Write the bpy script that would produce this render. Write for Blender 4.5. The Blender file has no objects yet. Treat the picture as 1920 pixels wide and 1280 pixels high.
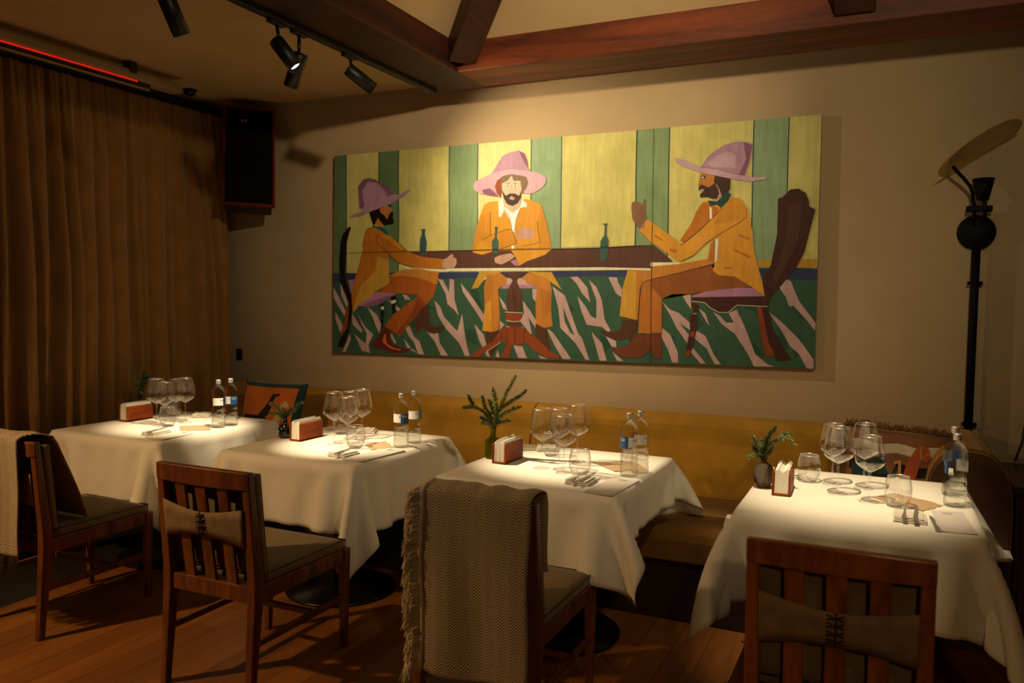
import bpy, bmesh, math, random
import numpy as np
from mathutils import Vector, Matrix, noise
random.seed(7)
SC = bpy.context.scene
COL = SC.collection
PI = math.pi

# ------------------------------------------------------------------ camera
F = 1519.0; CX, CY = 960.0, 640.0
RW = np.array([[0.90637, 0.03324, -0.42117], [0.42204, -0.04179, 0.90565], [0.01250, -0.99857, -0.05190]])
_u, _s, _v = np.linalg.svd(RW); RW = _u @ _v
CAM = np.array([0.0, 0.0, 1.5])
def _ray(px, py): return RW @ np.array([px - CX, py - CY, F])
def onz(px, py, z):
    d = _ray(px, py); return Vector(CAM + d * (z - CAM[2]) / d[2])
def ony(px, py, y):
    d = _ray(px, py); return Vector(CAM + d * (y - CAM[1]) / d[1])
cam = bpy.data.cameras.new('camera'); cam_o = bpy.data.objects.new('camera', cam); COL.objects.link(cam_o)
cam.sensor_width = 36; cam.lens = F / 1920 * 36; cam.clip_start = .05
m = Matrix.Identity(4)
for i in range(3):
    m[i][0] = RW[i, 0]; m[i][1] = -RW[i, 1]; m[i][2] = -RW[i, 2]; m[i][3] = CAM[i]
cam_o.matrix_world = m
cam.dof.use_dof = True; cam.dof.focus_distance = 3.7; cam.dof.aperture_fstop = 2.4
SC.camera = cam_o

# ------------------------------------------------------------------ exposure, world, lights
vs = SC.view_settings
vs.view_transform = 'Standard'; vs.look = 'None'; vs.gamma = 1.0; vs.use_curve_mapping = False
vs.exposure = 0.0
cy = SC.cycles
cy.max_bounces = 10; cy.transparent_max_bounces = 24; cy.caustics_reflective = False; cy.caustics_refractive = False
cy.sample_clamp_indirect = 2.0; cy.blur_glossy = 1.0
w = bpy.data.worlds.new('world'); SC.world = w; w.use_nodes = True
w.node_tree.nodes['Background'].inputs[0].default_value = (1.0, .62, .32, 1)
w.node_tree.nodes['Background'].inputs[1].default_value = 0.016
WARM = (1.0, .58, .23); TWARM = (1.0, .78, .47); PWARM = (1.0, .77, .46)
def spot(name, loc, target, watts, deg, blend=.8, col=WARM, rad=.02):
    l = bpy.data.lights.new(name, 'SPOT'); l.energy = watts; l.spot_size = math.radians(deg); l.spot_blend = blend
    l.color = col; l.shadow_soft_size = rad
    o = bpy.data.objects.new(name, l); COL.objects.link(o); o.location = loc
    o.rotation_euler = (Vector(target) - Vector(loc)).to_track_quat('-Z', 'Y').to_euler(); return o
# lamps of the track (their cans are built further down) and of the tracks outside the frame
HEADS = dict(a=((-2.60, 3.00, 2.66), (-1.16, 3.40, .75)), b=((-2.62, 3.16, 2.64), (-3.62, 3.36, .75)),
             c=((-2.60, 3.56, 2.68), (-1.75, 4.66, 1.80)), d=((-2.66, 2.41, 2.675), (-2.44, 3.38, .75)))
def tip(k):
    p, q_ = Vector(HEADS[k][0]), Vector(HEADS[k][1]); return p + (q_ - p).normalized() * .16
spot('spot_table_3', tip('a'), (-1.24, 3.42, .75), 440, 26, 1.0, TWARM, .018)
spot('spot_table_1', tip('b'), HEADS['b'][1], 420, 26, 1.0, TWARM, .018)
spot('spot_wall', tip('c'), (-1.85, 4.66, 1.95), 78, 110, 1.0, PWARM, .02)
spot('spot_table_2', tip('d'), HEADS['d'][1], 420, 26, 1.0, TWARM, .018)
spot('spot_table_4', (-.40, 2.75, 2.85), (-.10, 3.42, .75), 290, 34, 1.0, TWARM, .018)
PL = (.45, 1.0, 3.02)
spot('spot_painting', PL, (-1.7, 4.66, 2.2), 140, 90, 1.0, PWARM, .07)
spot('spot_painting_centre', PL, (-1.95, 4.66, 2.25), 330, 44, 1.0, PWARM, .06)
spot('spot_left', (-4.15, .6, 2.40), (-2.7, 2.6, .0), 205, 84, 1.0, WARM, .05)
spot('spot_behind', (1.0, -1.6, 2.6), (-.2, 2.3, .5), 60, 34, 1.0, WARM, .06)

# ------------------------------------------------------------------ helpers
def tag(o, label=None, cat=None, group=None, kind=None):
    if label: o['label'] = label
    if cat: o['category'] = cat
    if group: o['group'] = group
    if kind: o['kind'] = kind
    return o
def thing(name, label, cat, loc=(0, 0, 0), rz=0.0, group=None):
    o = bpy.data.objects.new(name, None); COL.objects.link(o); o.empty_display_size = .05
    o.location = loc; o.rotation_euler = (0, 0, rz); return tag(o, label, cat, group)
def obj(name, bm, mats, parent=None, smooth=False, bevel=0, sub=0, bseg=2, solid=0):
    me = bpy.data.meshes.new(name); bm.normal_update(); bm.to_mesh(me); bm.free()
    if not isinstance(mats, (list, tuple)): mats = [mats]
    for mt in mats: me.materials.append(mt)
    if smooth: me.polygons.foreach_set('use_smooth', [True] * len(me.polygons))
    o = bpy.data.objects.new(name, me); COL.objects.link(o)
    if parent: o.parent = parent
    if solid:
        md = o.modifiers.new('s', 'SOLIDIFY'); md.thickness = solid; md.offset = 0
    if bevel:
        md = o.modifiers.new('b', 'BEVEL'); md.width = bevel; md.segments = bseg; md.limit_method = 'ANGLE'; md.angle_limit = .6
        md.harden_normals = False
    if sub:
        md = o.modifiers.new('u', 'SUBSURF'); md.levels = sub; md.render_levels = sub
    return o
def box(bm, c, s, mat=0, R=None):
    vs_ = []
    for k in range(8):
        p = Vector(((k & 1) - .5, ((k >> 1) & 1) - .5, (k >> 2) - .5)); p = Vector((p.x * s[0], p.y * s[1], p.z * s[2]))
        if R: p = R @ p
        vs_.append(bm.verts.new(p + Vector(c)))
    for f in ((0, 2, 3, 1), (4, 5, 7, 6), (0, 1, 5, 4), (2, 6, 7, 3), (0, 4, 6, 2), (1, 3, 7, 5)):
        fc = bm.faces.new([vs_[i] for i in f]); fc.material_index = mat
    return vs_
def B(): return bmesh.new()
def bx(c, s, R=None):
    b = B(); box(b, c, s, 0, R); return b
def hexa(bm, p):  # 8 corner points: bottom ring 4 then top ring 4
    v = [bm.verts.new(q) for q in p]
    for f in ((3, 2, 1, 0), (4, 5, 6, 7), (0, 1, 5, 4), (1, 2, 6, 5), (2, 3, 7, 6), (3, 0, 4, 7)): bm.faces.new([v[i] for i in f])
def frame_of(d):
    d = d.normalized(); a = Vector((0, 0, 1)) if abs(d.z) < .95 else Vector((1, 0, 0))
    x = d.cross(a).normalized(); return x, x.cross(d).normalized()
def tube(bm, pts, r, n=10, cap=True, mat=0):
    pts = [Vector(p) for p in pts]; rs = r if isinstance(r, (list, tuple)) else [r] * len(pts)
    rings = []; x = None
    for i, p in enumerate(pts):
        d = (pts[min(i + 1, len(pts) - 1)] - pts[max(i - 1, 0)])
        if d.length < 1e-9: d = Vector((0, 0, 1))
        if x is None: x, y = frame_of(d)
        else:
            d.normalize(); x = (x - d * x.dot(d)).normalized(); y = x.cross(d).normalized()
        rings.append([bm.verts.new(p + (x * math.cos(2 * PI * k / n) + y * math.sin(2 * PI * k / n)) * rs[i]) for k in range(n)])
    for a, b in zip(rings, rings[1:]):
        for k in range(n):
            f = bm.faces.new((a[k], a[(k + 1) % n], b[(k + 1) % n], b[k])); f.smooth = True; f.material_index = mat
    if cap:
        for rr, rev in ((rings[0], True), (rings[-1], False)):
            f = bm.faces.new(rr[::-1] if rev else rr); f.material_index = mat
def lathe(bm, prof, n=32, c=(0, 0, 0), mat=0, M=None):
    rings = []
    for r, z in prof:
        if r < 1e-6: ring = [bm.verts.new((0, 0, z))]
        else: ring = [bm.verts.new((r * math.cos(2 * PI * k / n), r * math.sin(2 * PI * k / n), z)) for k in range(n)]
        rings.append(ring)
    for a, b in zip(rings, rings[1:]):
        for k in range(n):
            k2 = (k + 1) % n
            if len(a) == 1 and len(b) == 1: continue
            if len(a) == 1: f = bm.faces.new((a[0], b[k2], b[k]))
            elif len(b) == 1: f = bm.faces.new((a[k], a[k2], b[0]))
            else: f = bm.faces.new((a[k], a[k2], b[k2], b[k]))
            f.smooth = True; f.material_index = mat
    c = Vector(c)
    for ring in rings:
        for v in ring:
            if M: v.co = M @ v.co
            v.co += c
def prism(bm, poly, axis, a, b, mat=0):
    def P(p, t): return {'x': (t, p[0], p[1]), 'y': (p[0], t, p[1]), 'z': (p[0], p[1], t)}[axis]
    A = [bm.verts.new(P(p, a)) for p in poly]; Bv = [bm.verts.new(P(p, b)) for p in poly]
    bm.faces.new(A[::-1]).material_index = mat; bm.faces.new(Bv).material_index = mat
    n = len(poly)
    for i in range(n): bm.faces.new((A[i], A[(i + 1) % n], Bv[(i + 1) % n], Bv[i])).material_index = mat
def fixn(bm): bmesh.ops.recalc_face_normals(bm, faces=bm.faces); return bm
def dup(root, loc=None, rz=None, label=None, group=None):
    def cp(o, par):
        c = o.copy(); COL.objects.link(c)
        if par: c.parent = par
        for ch in list(kids.get(o.name, [])): cp(ch, c)
        return c
    kids = {}
    for o in root.children_recursive: kids.setdefault(o.parent.name, []).append(o)
    r = cp(root, None)
    if loc is not None: r.location = loc
    if rz is not None: r.rotation_euler = (0, 0, rz)
    if label: r['label'] = label
    if group: r['group'] = group
    return r
def lin(c): return tuple((x / 12.92 if x <= .04045 else ((x + .055) / 1.055) ** 2.4) for x in c)
def rgb(r, g, b): return lin((r / 255, g / 255, b / 255))

# ------------------------------------------------------------------ materials
class N:
    def __init__(s, name):
        s.m = bpy.data.materials.new(name); s.m.use_nodes = True; s.t = s.m.node_tree; s.p = s.t.nodes['Principled BSDF']
        s.out = s.t.nodes['Material Output']
    def n(s, ty, **k):
        nd = s.t.nodes.new(ty)
        for a, v in k.items(): setattr(nd, a, v)
        return nd
    def l(s, a, b): s.t.links.new(a, b)
    def val(s, nd, **k):
        for a, v in k.items(): nd.inputs[a].default_value = v
        return nd
    def coord(s, scale=(1, 1, 1), kind='Object', rot=(0, 0, 0)):
        tc = s.n('ShaderNodeTexCoord'); mp = s.n('ShaderNodeMapping'); mp.inputs['Scale'].default_value = scale; mp.inputs['Rotation'].default_value = rot
        s.l(tc.outputs[kind], mp.inputs[0]); return mp.outputs[0]
    def noise(s, vec, scale, detail=3, rough=.5):
        nd = s.n('ShaderNodeTexNoise'); nd.inputs['Scale'].default_value = scale; nd.inputs['Detail'].default_value = detail; nd.inputs['Roughness'].default_value = rough
        s.l(vec, nd.inputs['Vector']); return nd.outputs[0]
    def ramp(s, fac, stops):
        r = s.n('ShaderNodeValToRGB'); e = r.color_ramp.elements
        while len(e) < len(stops): e.new(.5)
        for i, (p, c) in enumerate(stops): e[i].position = p; e[i].color = (*c, 1) if len(c) == 3 else c
        s.l(fac, r.inputs[0]); return r.outputs[0]
    def bump(s, h, strength=.3, dist=.002):
        b = s.n('ShaderNodeBump'); b.inputs['Strength'].default_value = strength; b.inputs['Distance'].default_value = dist
        s.l(h, b.inputs['Height']); s.l(b.outputs[0], s.p.inputs['Normal'])
def mat(name, col, rough=.6, metal=0, vary=.12, scale=8, stretch=(1, 1, 1), bump=0, bscale=200, sheen=0, emis=None, es=0, spec=.5, coat=0):
    k = N(name); p = k.p
    p.inputs['Roughness'].default_value = rough; p.inputs['Metallic'].default_value = metal; p.inputs['Specular IOR Level'].default_value = spec
    v = k.coord(stretch)
    f = k.noise(v, scale, 4)
    d = tuple(max(0, c * (1 - vary)) for c in col); u = tuple(min(1, c * (1 + vary)) for c in col)
    k.l(k.ramp(f, [(.3, d), (.7, u)]), p.inputs['Base Color'])
    if bump: k.bump(k.noise(k.coord(), bscale, 2), bump, .001)
    if sheen: p.inputs['Sheen Weight'].default_value = sheen; p.inputs['Sheen Roughness'].default_value = .4
    if coat: p.inputs['Coat Weight'].default_value = coat; p.inputs['Coat Roughness'].default_value = .2
    if emis: p.inputs['Emission Color'].default_value = (*emis, 1); p.inputs['Emission Strength'].default_value = es
    return k.m
def wood(name, c1, c2, rough=.4, axis='z', sc=6, coat=.2, spec=.5):
    k = N(name); k.p.inputs['Specular IOR Level'].default_value = spec; st = {'x': (.12, 1, 1), 'y': (1, .12, 1), 'z': (1, 1, .12)}[axis]
    v = k.coord(st)
    nz = k.n('ShaderNodeTexNoise'); nz.inputs['Scale'].default_value = sc * 3; nz.inputs['Detail'].default_value = 5; nz.inputs['Distortion'].default_value = 1.2
    k.l(v, nz.inputs['Vector'])
    fine = k.noise(v, sc * 30, 3, .7)
    mx = k.n('ShaderNodeMath', operation='MULTIPLY_ADD'); mx.inputs[1].default_value = .35; k.l(fine, mx.inputs[0]); k.l(nz.outputs[0], mx.inputs[2])
    k.l(k.ramp(mx.outputs[0], [(.45, c1), (.85, c2)]), k.p.inputs['Base Color'])
    k.p.inputs['Roughness'].default_value = rough; k.p.inputs['Coat Weight'].default_value = coat; k.p.inputs['Coat Roughness'].default_value = .25
    k.bump(mx.outputs[0], .15, .001)
    return k.m
def fabric(name, col, rough=.9, sc=900, vary=.15, sheen=.2, strength=.3):
    k = N(name); p = k.p; p.inputs['Roughness'].default_value = rough; p.inputs['Specular IOR Level'].default_value = .2
    f = k.noise(k.coord(), 7, 4)
    k.l(k.ramp(f, [(.3, tuple(c * (1 - vary) for c in col)), (.7, tuple(min(1, c * (1 + vary)) for c in col))]), p.inputs['Base Color'])
    wv = k.noise(k.coord(), sc, 1); k.bump(wv, strength, .0008)
    p.inputs['Sheen Weight'].default_value = sheen
    return k.m
def thin_glass(name, tint=(1, 1, 1), base=.035, edge=.55, power=3.0, rough=0.01):
    k = N(name); t = k.t; t.nodes.remove(k.p)
    tr = k.n('ShaderNodeBsdfTransparent'); tr.inputs[0].default_value = (*tint, 1)
    gl = k.n('ShaderNodeBsdfGlossy'); gl.inputs['Roughness'].default_value = rough; gl.inputs['Color'].default_value = (1, 1, 1, 1)
    lw = k.n('ShaderNodeLayerWeight'); lw.inputs['Blend'].default_value = .5
    pw = k.n('ShaderNodeMath', operation='POWER'); pw.inputs[1].default_value = power; k.l(lw.outputs['Facing'], pw.inputs[0])
    ma = k.n('ShaderNodeMath', operation='MULTIPLY_ADD'); ma.inputs[1].default_value = edge; ma.inputs[2].default_value = base; k.l(pw.outputs[0], ma.inputs[0])
    mx = k.n('ShaderNodeMixShader'); k.l(ma.outputs[0], mx.inputs[0]); k.l(tr.outputs[0], mx.inputs[1]); k.l(gl.outputs[0], mx.inputs[2])
    k.l(mx.outputs[0], k.out.inputs[0]); return k.m
def water_glass(name, tint=(1, 1, 1), share=.5, ior=1.3, bumpy=False):
    k = N(name); t = k.t; t.nodes.remove(k.p)
    tr = k.n('ShaderNodeBsdfTransparent'); tr.inputs[0].default_value = (*tint, 1)
    gl = k.n('ShaderNodeBsdfGlass'); gl.inputs['IOR'].default_value = ior; gl.inputs['Roughness'].default_value = .0; gl.inputs['Color'].default_value = (*tint, 1)
    mx = k.n('ShaderNodeMixShader'); mx.inputs[0].default_value = share
    k.l(tr.outputs[0], mx.inputs[1]); k.l(gl.outputs[0], mx.inputs[2]); k.l(mx.outputs[0], k.out.inputs[0]); return k.m

M = {}
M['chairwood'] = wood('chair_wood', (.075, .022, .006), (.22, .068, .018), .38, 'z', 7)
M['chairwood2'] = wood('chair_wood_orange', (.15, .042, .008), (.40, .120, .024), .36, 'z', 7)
M['beam'] = wood('beam_wood', (.045, .008, .002), (.22, .042, .007), .6, 'x', 2.2, .05)
M['beamy'] = wood('beam_wood_y', (.020, .004, .0015), (.070, .014, .004), .6, 'y', 2.2, .05)
M['holder'] = wood('holder_wood', (.13, .022, .003), (.28, .055, .005), .5, 'y', 10, .0, .15)
M['darkwood'] = wood('dark_wood', (.030, .010, .005), (.07, .022, .010), .45, 'z', 5)
M['pad'] = fabric('chair_pad_linen', (.20, .145, .085))
M['strap'] = mat('tan_strap', (.24, .155, .085), .75, vary=.2, scale=25, bump=.2)
M['piping'] = mat('dark_piping', (.05, .018, .010), .6)
M['lace'] = mat('lace_cord', (.03, .010, .006), .8)
M['black'] = mat('black_metal', (.006, .006, .006), .45)
M['blackgloss'] = mat('black_steel', (.008, .008, .008), .3, .3)
M['lampblack'] = mat('lamp_black', (.005, .0045, .0045), .6, spec=.12)
M['brass'] = mat('aged_brass', (.62, .45, .20), .42, .65, vary=.15, scale=18)
M['cloth'] = fabric('white_table_linen', (.78, .75, .68), .9, 1400, .02, .1, .15)
M['napkin'] = fabric('napkin_linen', (.66, .62, .54), .9, 1400, .04, .1, .2)
M['paper'] = mat('menu_paper', (.60, .56, .53), .8, vary=.02)
M['ink'] = mat('grey_ink', (.16, .15, .15), .8, vary=0)
M['kraft'] = mat('kraft_paper', (.42, .29, .17), .85, vary=.1, scale=60)
M['tissue'] = mat('paper_napkins', (.80, .76, .66), .9, vary=.04, stretch=(1, .1, .1), scale=60, bump=.5, bscale=80)
M['steel'] = mat('cutlery_steel', (.55, .53, .49), .32, .75, vary=.05)
M['cap'] = mat('bottle_cap', (.62, .60, .57), .35, .8, vary=.08, scale=60)
M['lwhite'] = mat('label_white', (.72, .72, .70), .5, vary=.01)
M['lblue'] = mat('label_blue', (.015, .075, .22), .5, vary=.05)
M['lnavy'] = mat('label_navy_text', (.02, .03, .07), .5, vary=0)
M['bottle'] = water_glass('bottle_glass', (.98, .99, .97), .38, 1.30)
M['glass'] = thin_glass('stemware_glass', base=.13, edge=.85, power=2.0)
M['rim'] = thin_glass('glass_rim', base=.6, edge=.4, power=1.2, rough=.25)
M['stem'] = thin_glass('stem_glass', base=.10, edge=.7, power=2.2, rough=.12)
M['footglass'] = thin_glass('foot_glass', base=.05, edge=.35, power=5, rough=.08)
M['vgreen'] = water_glass('green_glass', (.50, .66, .18), .5, 1.25)
M['vsmoke'] = water_glass('smoked_glass', (.42, .38, .34), .55, 1.28)
M['vdark'] = mat('dark_vase_glass', (.006, .008, .008), .08, vary=.1, coat=.5)
M['needle'] = mat('fir_needles', (.075, .115, .035), .6, vary=.4, scale=40)
M['needle2'] = mat('fir_needles_light', (.20, .23, .07), .6, vary=.3, scale=40)
M['twig'] = mat('fir_twig', (.10, .045, .02), .8)
M['speaker'] = mat('speaker_grille', (.005, .0045, .004), .95, bump=.3, bscale=500, spec=.1)
M['speakerframe'] = mat('speaker_frame_red', (.12, .014, .007), .5, spec=.2)
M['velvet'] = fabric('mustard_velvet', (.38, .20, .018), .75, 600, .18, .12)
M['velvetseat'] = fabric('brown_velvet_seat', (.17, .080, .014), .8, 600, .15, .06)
M['shadeface'] = fabric('arm_end_shade_brown', (.070, .030, .012), .85, 600, .15, .2)  # arm front tone, darkened for the shade of the nearby tablecloth
M['basewood'] = mat('bench_base', (.022, .009, .005), .6)
M['railgrey'] = mat('heater_housing', (.36, .28, .17), .6)
M['red'] = mat('red_glow', (.6, .02, .01), .5, emis=(1.0, .022, .010), es=.55)
M['led'] = mat('lamp_led', (1, 1, 1), .5, emis=(1.0, .93, .80), es=3.0)
M['tassel'] = fabric('fringe_mustard', (.26, .11, .022), .9, 300, .3, .3)
M['fringe'] = fabric('blanket_fringe_wool', (.80, .68, .48), .9, 500, .2, .3)

# plaster wall / ceiling
def plaster(name, col, sc=1.6):
    k = N(name); p = k.p; p.inputs['Roughness'].default_value = .92; p.inputs['Specular IOR Level'].default_value = .15
    f = k.noise(k.coord(), sc, 6, .55); g = k.noise(k.coord(), 35, 3, .6)
    k.l(k.ramp(f, [(.25, tuple(c * .88 for c in col)), (.75, tuple(c * 1.08 for c in col))]), p.inputs['Base Color'])
    k.bump(g, .12, .004); return k.m
M['wall'] = plaster('beige_plaster', (.47, .355, .215))
M['ceil'] = plaster('ceiling_plaster', (.66, .48, .26))
# curtain
M['curtain'] = fabric('brown_curtain', (.30, .155, .042), .95, 700, .12, .3)
# oak floor
def floor_mat():
    k = N('oak_planks'); p = k.p
    v = k.coord((1, 1, 1), 'Object', (0, 0, PI / 2))
    br = k.n('ShaderNodeTexBrick'); br.offset = .37; br.inputs['Scale'].default_value = 1
    br.inputs['Brick Width'].default_value = 1.35; br.inputs['Row Height'].default_value = .135; br.inputs['Mortar Size'].default_value = .0013
    br.inputs['Color1'].default_value = (.34, .135, .028, 1); br.inputs['Color2'].default_value = (.22, .085, .020, 1); br.inputs['Mortar'].default_value = (.06, .022, .008, 1)
    br.inputs['Mortar Smooth'].default_value = .2; br.inputs['Bias'].default_value = 0
    k.l(v, br.inputs['Vector'])
    g = k.noise(k.coord((1, .09, 1)), 22, 6, .65)
    kn = k.noise(k.coord((1, .6, 1)), 5, 2)
    mx = k.n('ShaderNodeMix', data_type='RGBA', blend_type='MULTIPLY'); mx.inputs[0].default_value = .75
    k.l(br.outputs[0], mx.inputs[6]); k.l(k.ramp(g, [(.3, (.62, .55, .5)), (.7, (1.15, 1.1, 1.05))]), mx.inputs[7])
    m2 = k.n('ShaderNodeMix', data_type='RGBA', blend_type='MULTIPLY'); m2.inputs[0].default_value = .8
    k.l(mx.outputs[2], m2.inputs[6]); k.l(k.ramp(kn, [(.22, (.35, .28, .2)), (.30, (1, 1, 1))]), m2.inputs[7])
    k.l(m2.outputs[2], p.inputs['Base Color']); p.inputs['Roughness'].default_value = .42
    k.bump(br.outputs['Fac'], -.2, .002); return k.m
M['floor'] = floor_mat()
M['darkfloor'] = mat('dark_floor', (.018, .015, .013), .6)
# herringbone throw, uses UV in metres
def herring():
    k = N('herringbone_wool'); p = k.p; p.inputs['Roughness'].default_value = .95; p.inputs['Sheen Weight'].default_value = .15
    uv = k.n('ShaderNodeUVMap'); sp = k.n('ShaderNodeSeparateXYZ'); k.l(uv.outputs[0], sp.inputs[0])
    pp = k.n('ShaderNodeMath', operation='PINGPONG'); pp.inputs[1].default_value = .022; k.l(sp.outputs[0], pp.inputs[0])
    ad = k.n('ShaderNodeMath', operation='MULTIPLY_ADD'); ad.inputs[1].default_value = 1.05; k.l(pp.outputs[0], ad.inputs[0]); k.l(sp.outputs[1], ad.inputs[2])
    nz = k.noise(uv.outputs[0], 60, 2); na = k.n('ShaderNodeMath', operation='MULTIPLY_ADD'); na.inputs[1].default_value = .0016; k.l(nz, na.inputs[0]); k.l(ad.outputs[0], na.inputs[2])
    mu = k.n('ShaderNodeMath', operation='MULTIPLY'); mu.inputs[1].default_value = 2 * PI / .0098; k.l(na.outputs[0], mu.inputs[0])
    sn = k.n('ShaderNodeMath', operation='SINE'); k.l(mu.outputs[0], sn.inputs[0])
    h = k.n('ShaderNodeMath', operation='MULTIPLY_ADD'); h.inputs[1].default_value = .5; h.inputs[2].default_value = .5; k.l(sn.outputs[0], h.inputs[0])
    k.l(k.ramp(h.outputs[0], [(.36, (.045, .018, .010)), (.56, (.68, .56, .36))]), p.inputs['Base Color'])
    k.bump(h.outputs[0], .5, .002); return k.m
M['herring'] = herring()
# paint on canvas, colour attribute with brush variation
def paintmat():
    k = N('oil_paint'); p = k.p; p.inputs['Roughness'].default_value = .55; p.inputs['Specular IOR Level'].default_value = .25
    ca = k.n('ShaderNodeVertexColor'); ca.layer_name = 'Col'
    a = k.noise(k.coord((1, 1, .12)), 38, 4, .65); b = k.noise(k.coord(), 5.5, 4, .6)
    m1 = k.n('ShaderNodeMix', data_type='RGBA', blend_type='MULTIPLY'); m1.inputs[0].default_value = 1
    k.l(ca.outputs[0], m1.inputs[6]); k.l(k.ramp(a, [(.28, (.87, .86, .85)), (.72, (1.12, 1.10, 1.08))]), m1.inputs[7])
    m2 = k.n('ShaderNodeMix', data_type='RGBA', blend_type='MULTIPLY'); m2.inputs[0].default_value = 1
    k.l(m1.outputs[2], m2.inputs[6]); k.l(k.ramp(b, [(.3, (.86, .86, .82)), (.7, (1.12, 1.10, 1.08))]), m2.inputs[7])
    k.l(m2.outputs[2], p.inputs['Base Color']); k.bump(a, .2, .001); return k.m
M['paint'] = paintmat()
M['canvas_side'] = mat('canvas_side', (.30, .24, .14), .9)

# ------------------------------------------------------------------ structure
def struct(name, bm, mt, **k):
    o = obj(name, bm, mt, **k); o['kind'] = 'structure'; return o
YW = 4.70; ZC = 2.90
struct('floor', bx((-.25, 1.6, -.05), (7.1, 6.4, .1)), M['floor'])
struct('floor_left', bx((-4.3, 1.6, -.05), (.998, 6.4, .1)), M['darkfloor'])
struct('wall_back', bx((-.6, YW + .06, 1.8), (8.0, .12, 3.8)), M['wall'])
struct('wall_left', bx((-4.66, 1.5, 1.8), (.12, 6.4, 3.8)), mat('dark_left_wall', (.05, .04, .03), .7))
struct('wall_right', bx((2.4, 1.5, 1.8), (.12, 6.4, 3.8)), M['wall'])
# flat ceiling beside and behind the beams, raised hipped ceiling between them
bm = B(); box(bm, (-3.64, 1.55, ZC + .05), (2.0, 6.3, .1)); box(bm, (-.1, 4.49, ZC + .05), (5.1, .44, .1))
struct('ceiling', bm, M['ceil'])
bm = B()
z0, z1 = 2.955, 4.1
q = lambda *p: bm.faces.new([bm.verts.new(v) for v in p])
q((-2.34, 4.2, z0), (2.4, 4.2, z0), (2.4, 2.55, z1), (-.69, 2.55, z1))
q((-2.34, -1.6, z0), (-2.34, 4.2, z0), (-.69, 2.55, z1), (-.69, -1.6, z1))
q((-.69, -1.6, z1), (-.69, 2.55, z1), (2.4, 2.55, z1), (2.4, -1.6, z1))
struct('ceiling_vault', fixn(bm), M['ceil'], solid=.03)

# beams
ZB = 2.80
bm = bx((.05, 4.325, ZB + .085), (4.70, .35, .17)); 
o = obj('ceiling_beam', bm, M['beam'], bevel=.006); o.location = (0, 0, 0)
tag(o, 'long reddish wooden beam running above the painting, parallel to the back wall', 'beam')
o = obj('ceiling_beam', bx((-2.50, 1.45, ZB + .085), (.40, 6.12, .17)), M['beamy'], bevel=.006)
tag(o, 'dark reddish wooden beam carrying the black spotlight track on its underside', 'beam')
def rafter(p0, p1, w_, h_, label):
    p0, p1 = Vector(p0), Vector(p1); d = (p1 - p0).normalized(); side = d.cross(Vector((0, 0, 1))).normalized(); up = side.cross(d).normalized()
    bm = B(); P = []
    for p in (p0, p1):
        for a, b in ((-1, 0), (1, 0), (1, 1), (-1, 1)): P.append(p + side * a * w_ / 2 + up * b * h_)
    hexa(bm, P); o = obj('roof_rafter', fixn(bm), M['beamy'], bevel=.005); return tag(o, label, 'beam')
rafter((-2.24, 4.10, 2.83), (-.85, 2.71, 3.73), .16, .20, 'wooden rafter rising diagonally from the corner where the two ceiling beams meet')
rafter((-.19, 4.13, 2.84), (-.19, 2.60, 3.86), .175, .20, 'short dark rafter end meeting the long beam above the right man of the painting')

# ------------------------------------------------------------------ track and spotlights
t = thing('lighting_track', 'black spotlight track fixed under the dark wooden beam', 'track', (-2.62, 3.0, ZB))
obj('rail', bx((0, .08, -.014), (.040, 2.72, .026)), M['black'], t, bevel=.003)
obj('groove', bx((0.022, .08, -.012), (.004, 2.68, .006)), M['blackgloss'], t)
def spotlight(key, label):
    p, tg = HEADS[key]; p = Vector(p); d = (Vector(tg) - p).normalized()
    t = thing('track_spotlight', label, 'spotlight', (p.x, p.y, 0), 0, 'spotlights on the black track')
    inv = Vector((p.x, p.y, 0))
    top = Vector((-2.62, p.y, ZB - .028))
    bm = B(); box(bm, top - inv + Vector((0, 0, -.008)), (.032, .10, .018)); obj('adapter', bm, M['black'], t, bevel=.003)
    bm = B(); tube(bm, [top - inv, p - inv + Vector((0, 0, .01))], .008, 8); obj('swivel_stem', bm, M['blackgloss'], t)
    q_ = d.to_track_quat('Z', 'Y').to_matrix()
    bm = B(); r = .035
    lathe(bm, [(0, -.03), (r * .9, -.03), (r, -.025), (r, .135), (r - .004, .135), (r - .006, .115), (0, .115)], 28, p - inv, 0, q_)
    obj('can', bm, M['black'], t)
    bm = B(); lathe(bm, [(r - .007, .1165), (r * .5, .119), (0, .1195)], 20, p - inv, 0, q_); obj('lens', bm, M['led'], t)
spotlight('a', 'black cylinder spotlight with its glowing lens facing the camera')
spotlight('b', 'black cylinder spotlight pointing down left, crossed by the one with the glowing lens')
spotlight('c', 'black cylinder spotlight hanging alone nearest the corner of the beams')
# the fourth hangs nearest the camera
spotlight('d', 'black cylinder spotlight cut by the top edge of the photo, nearest the camera')

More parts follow.
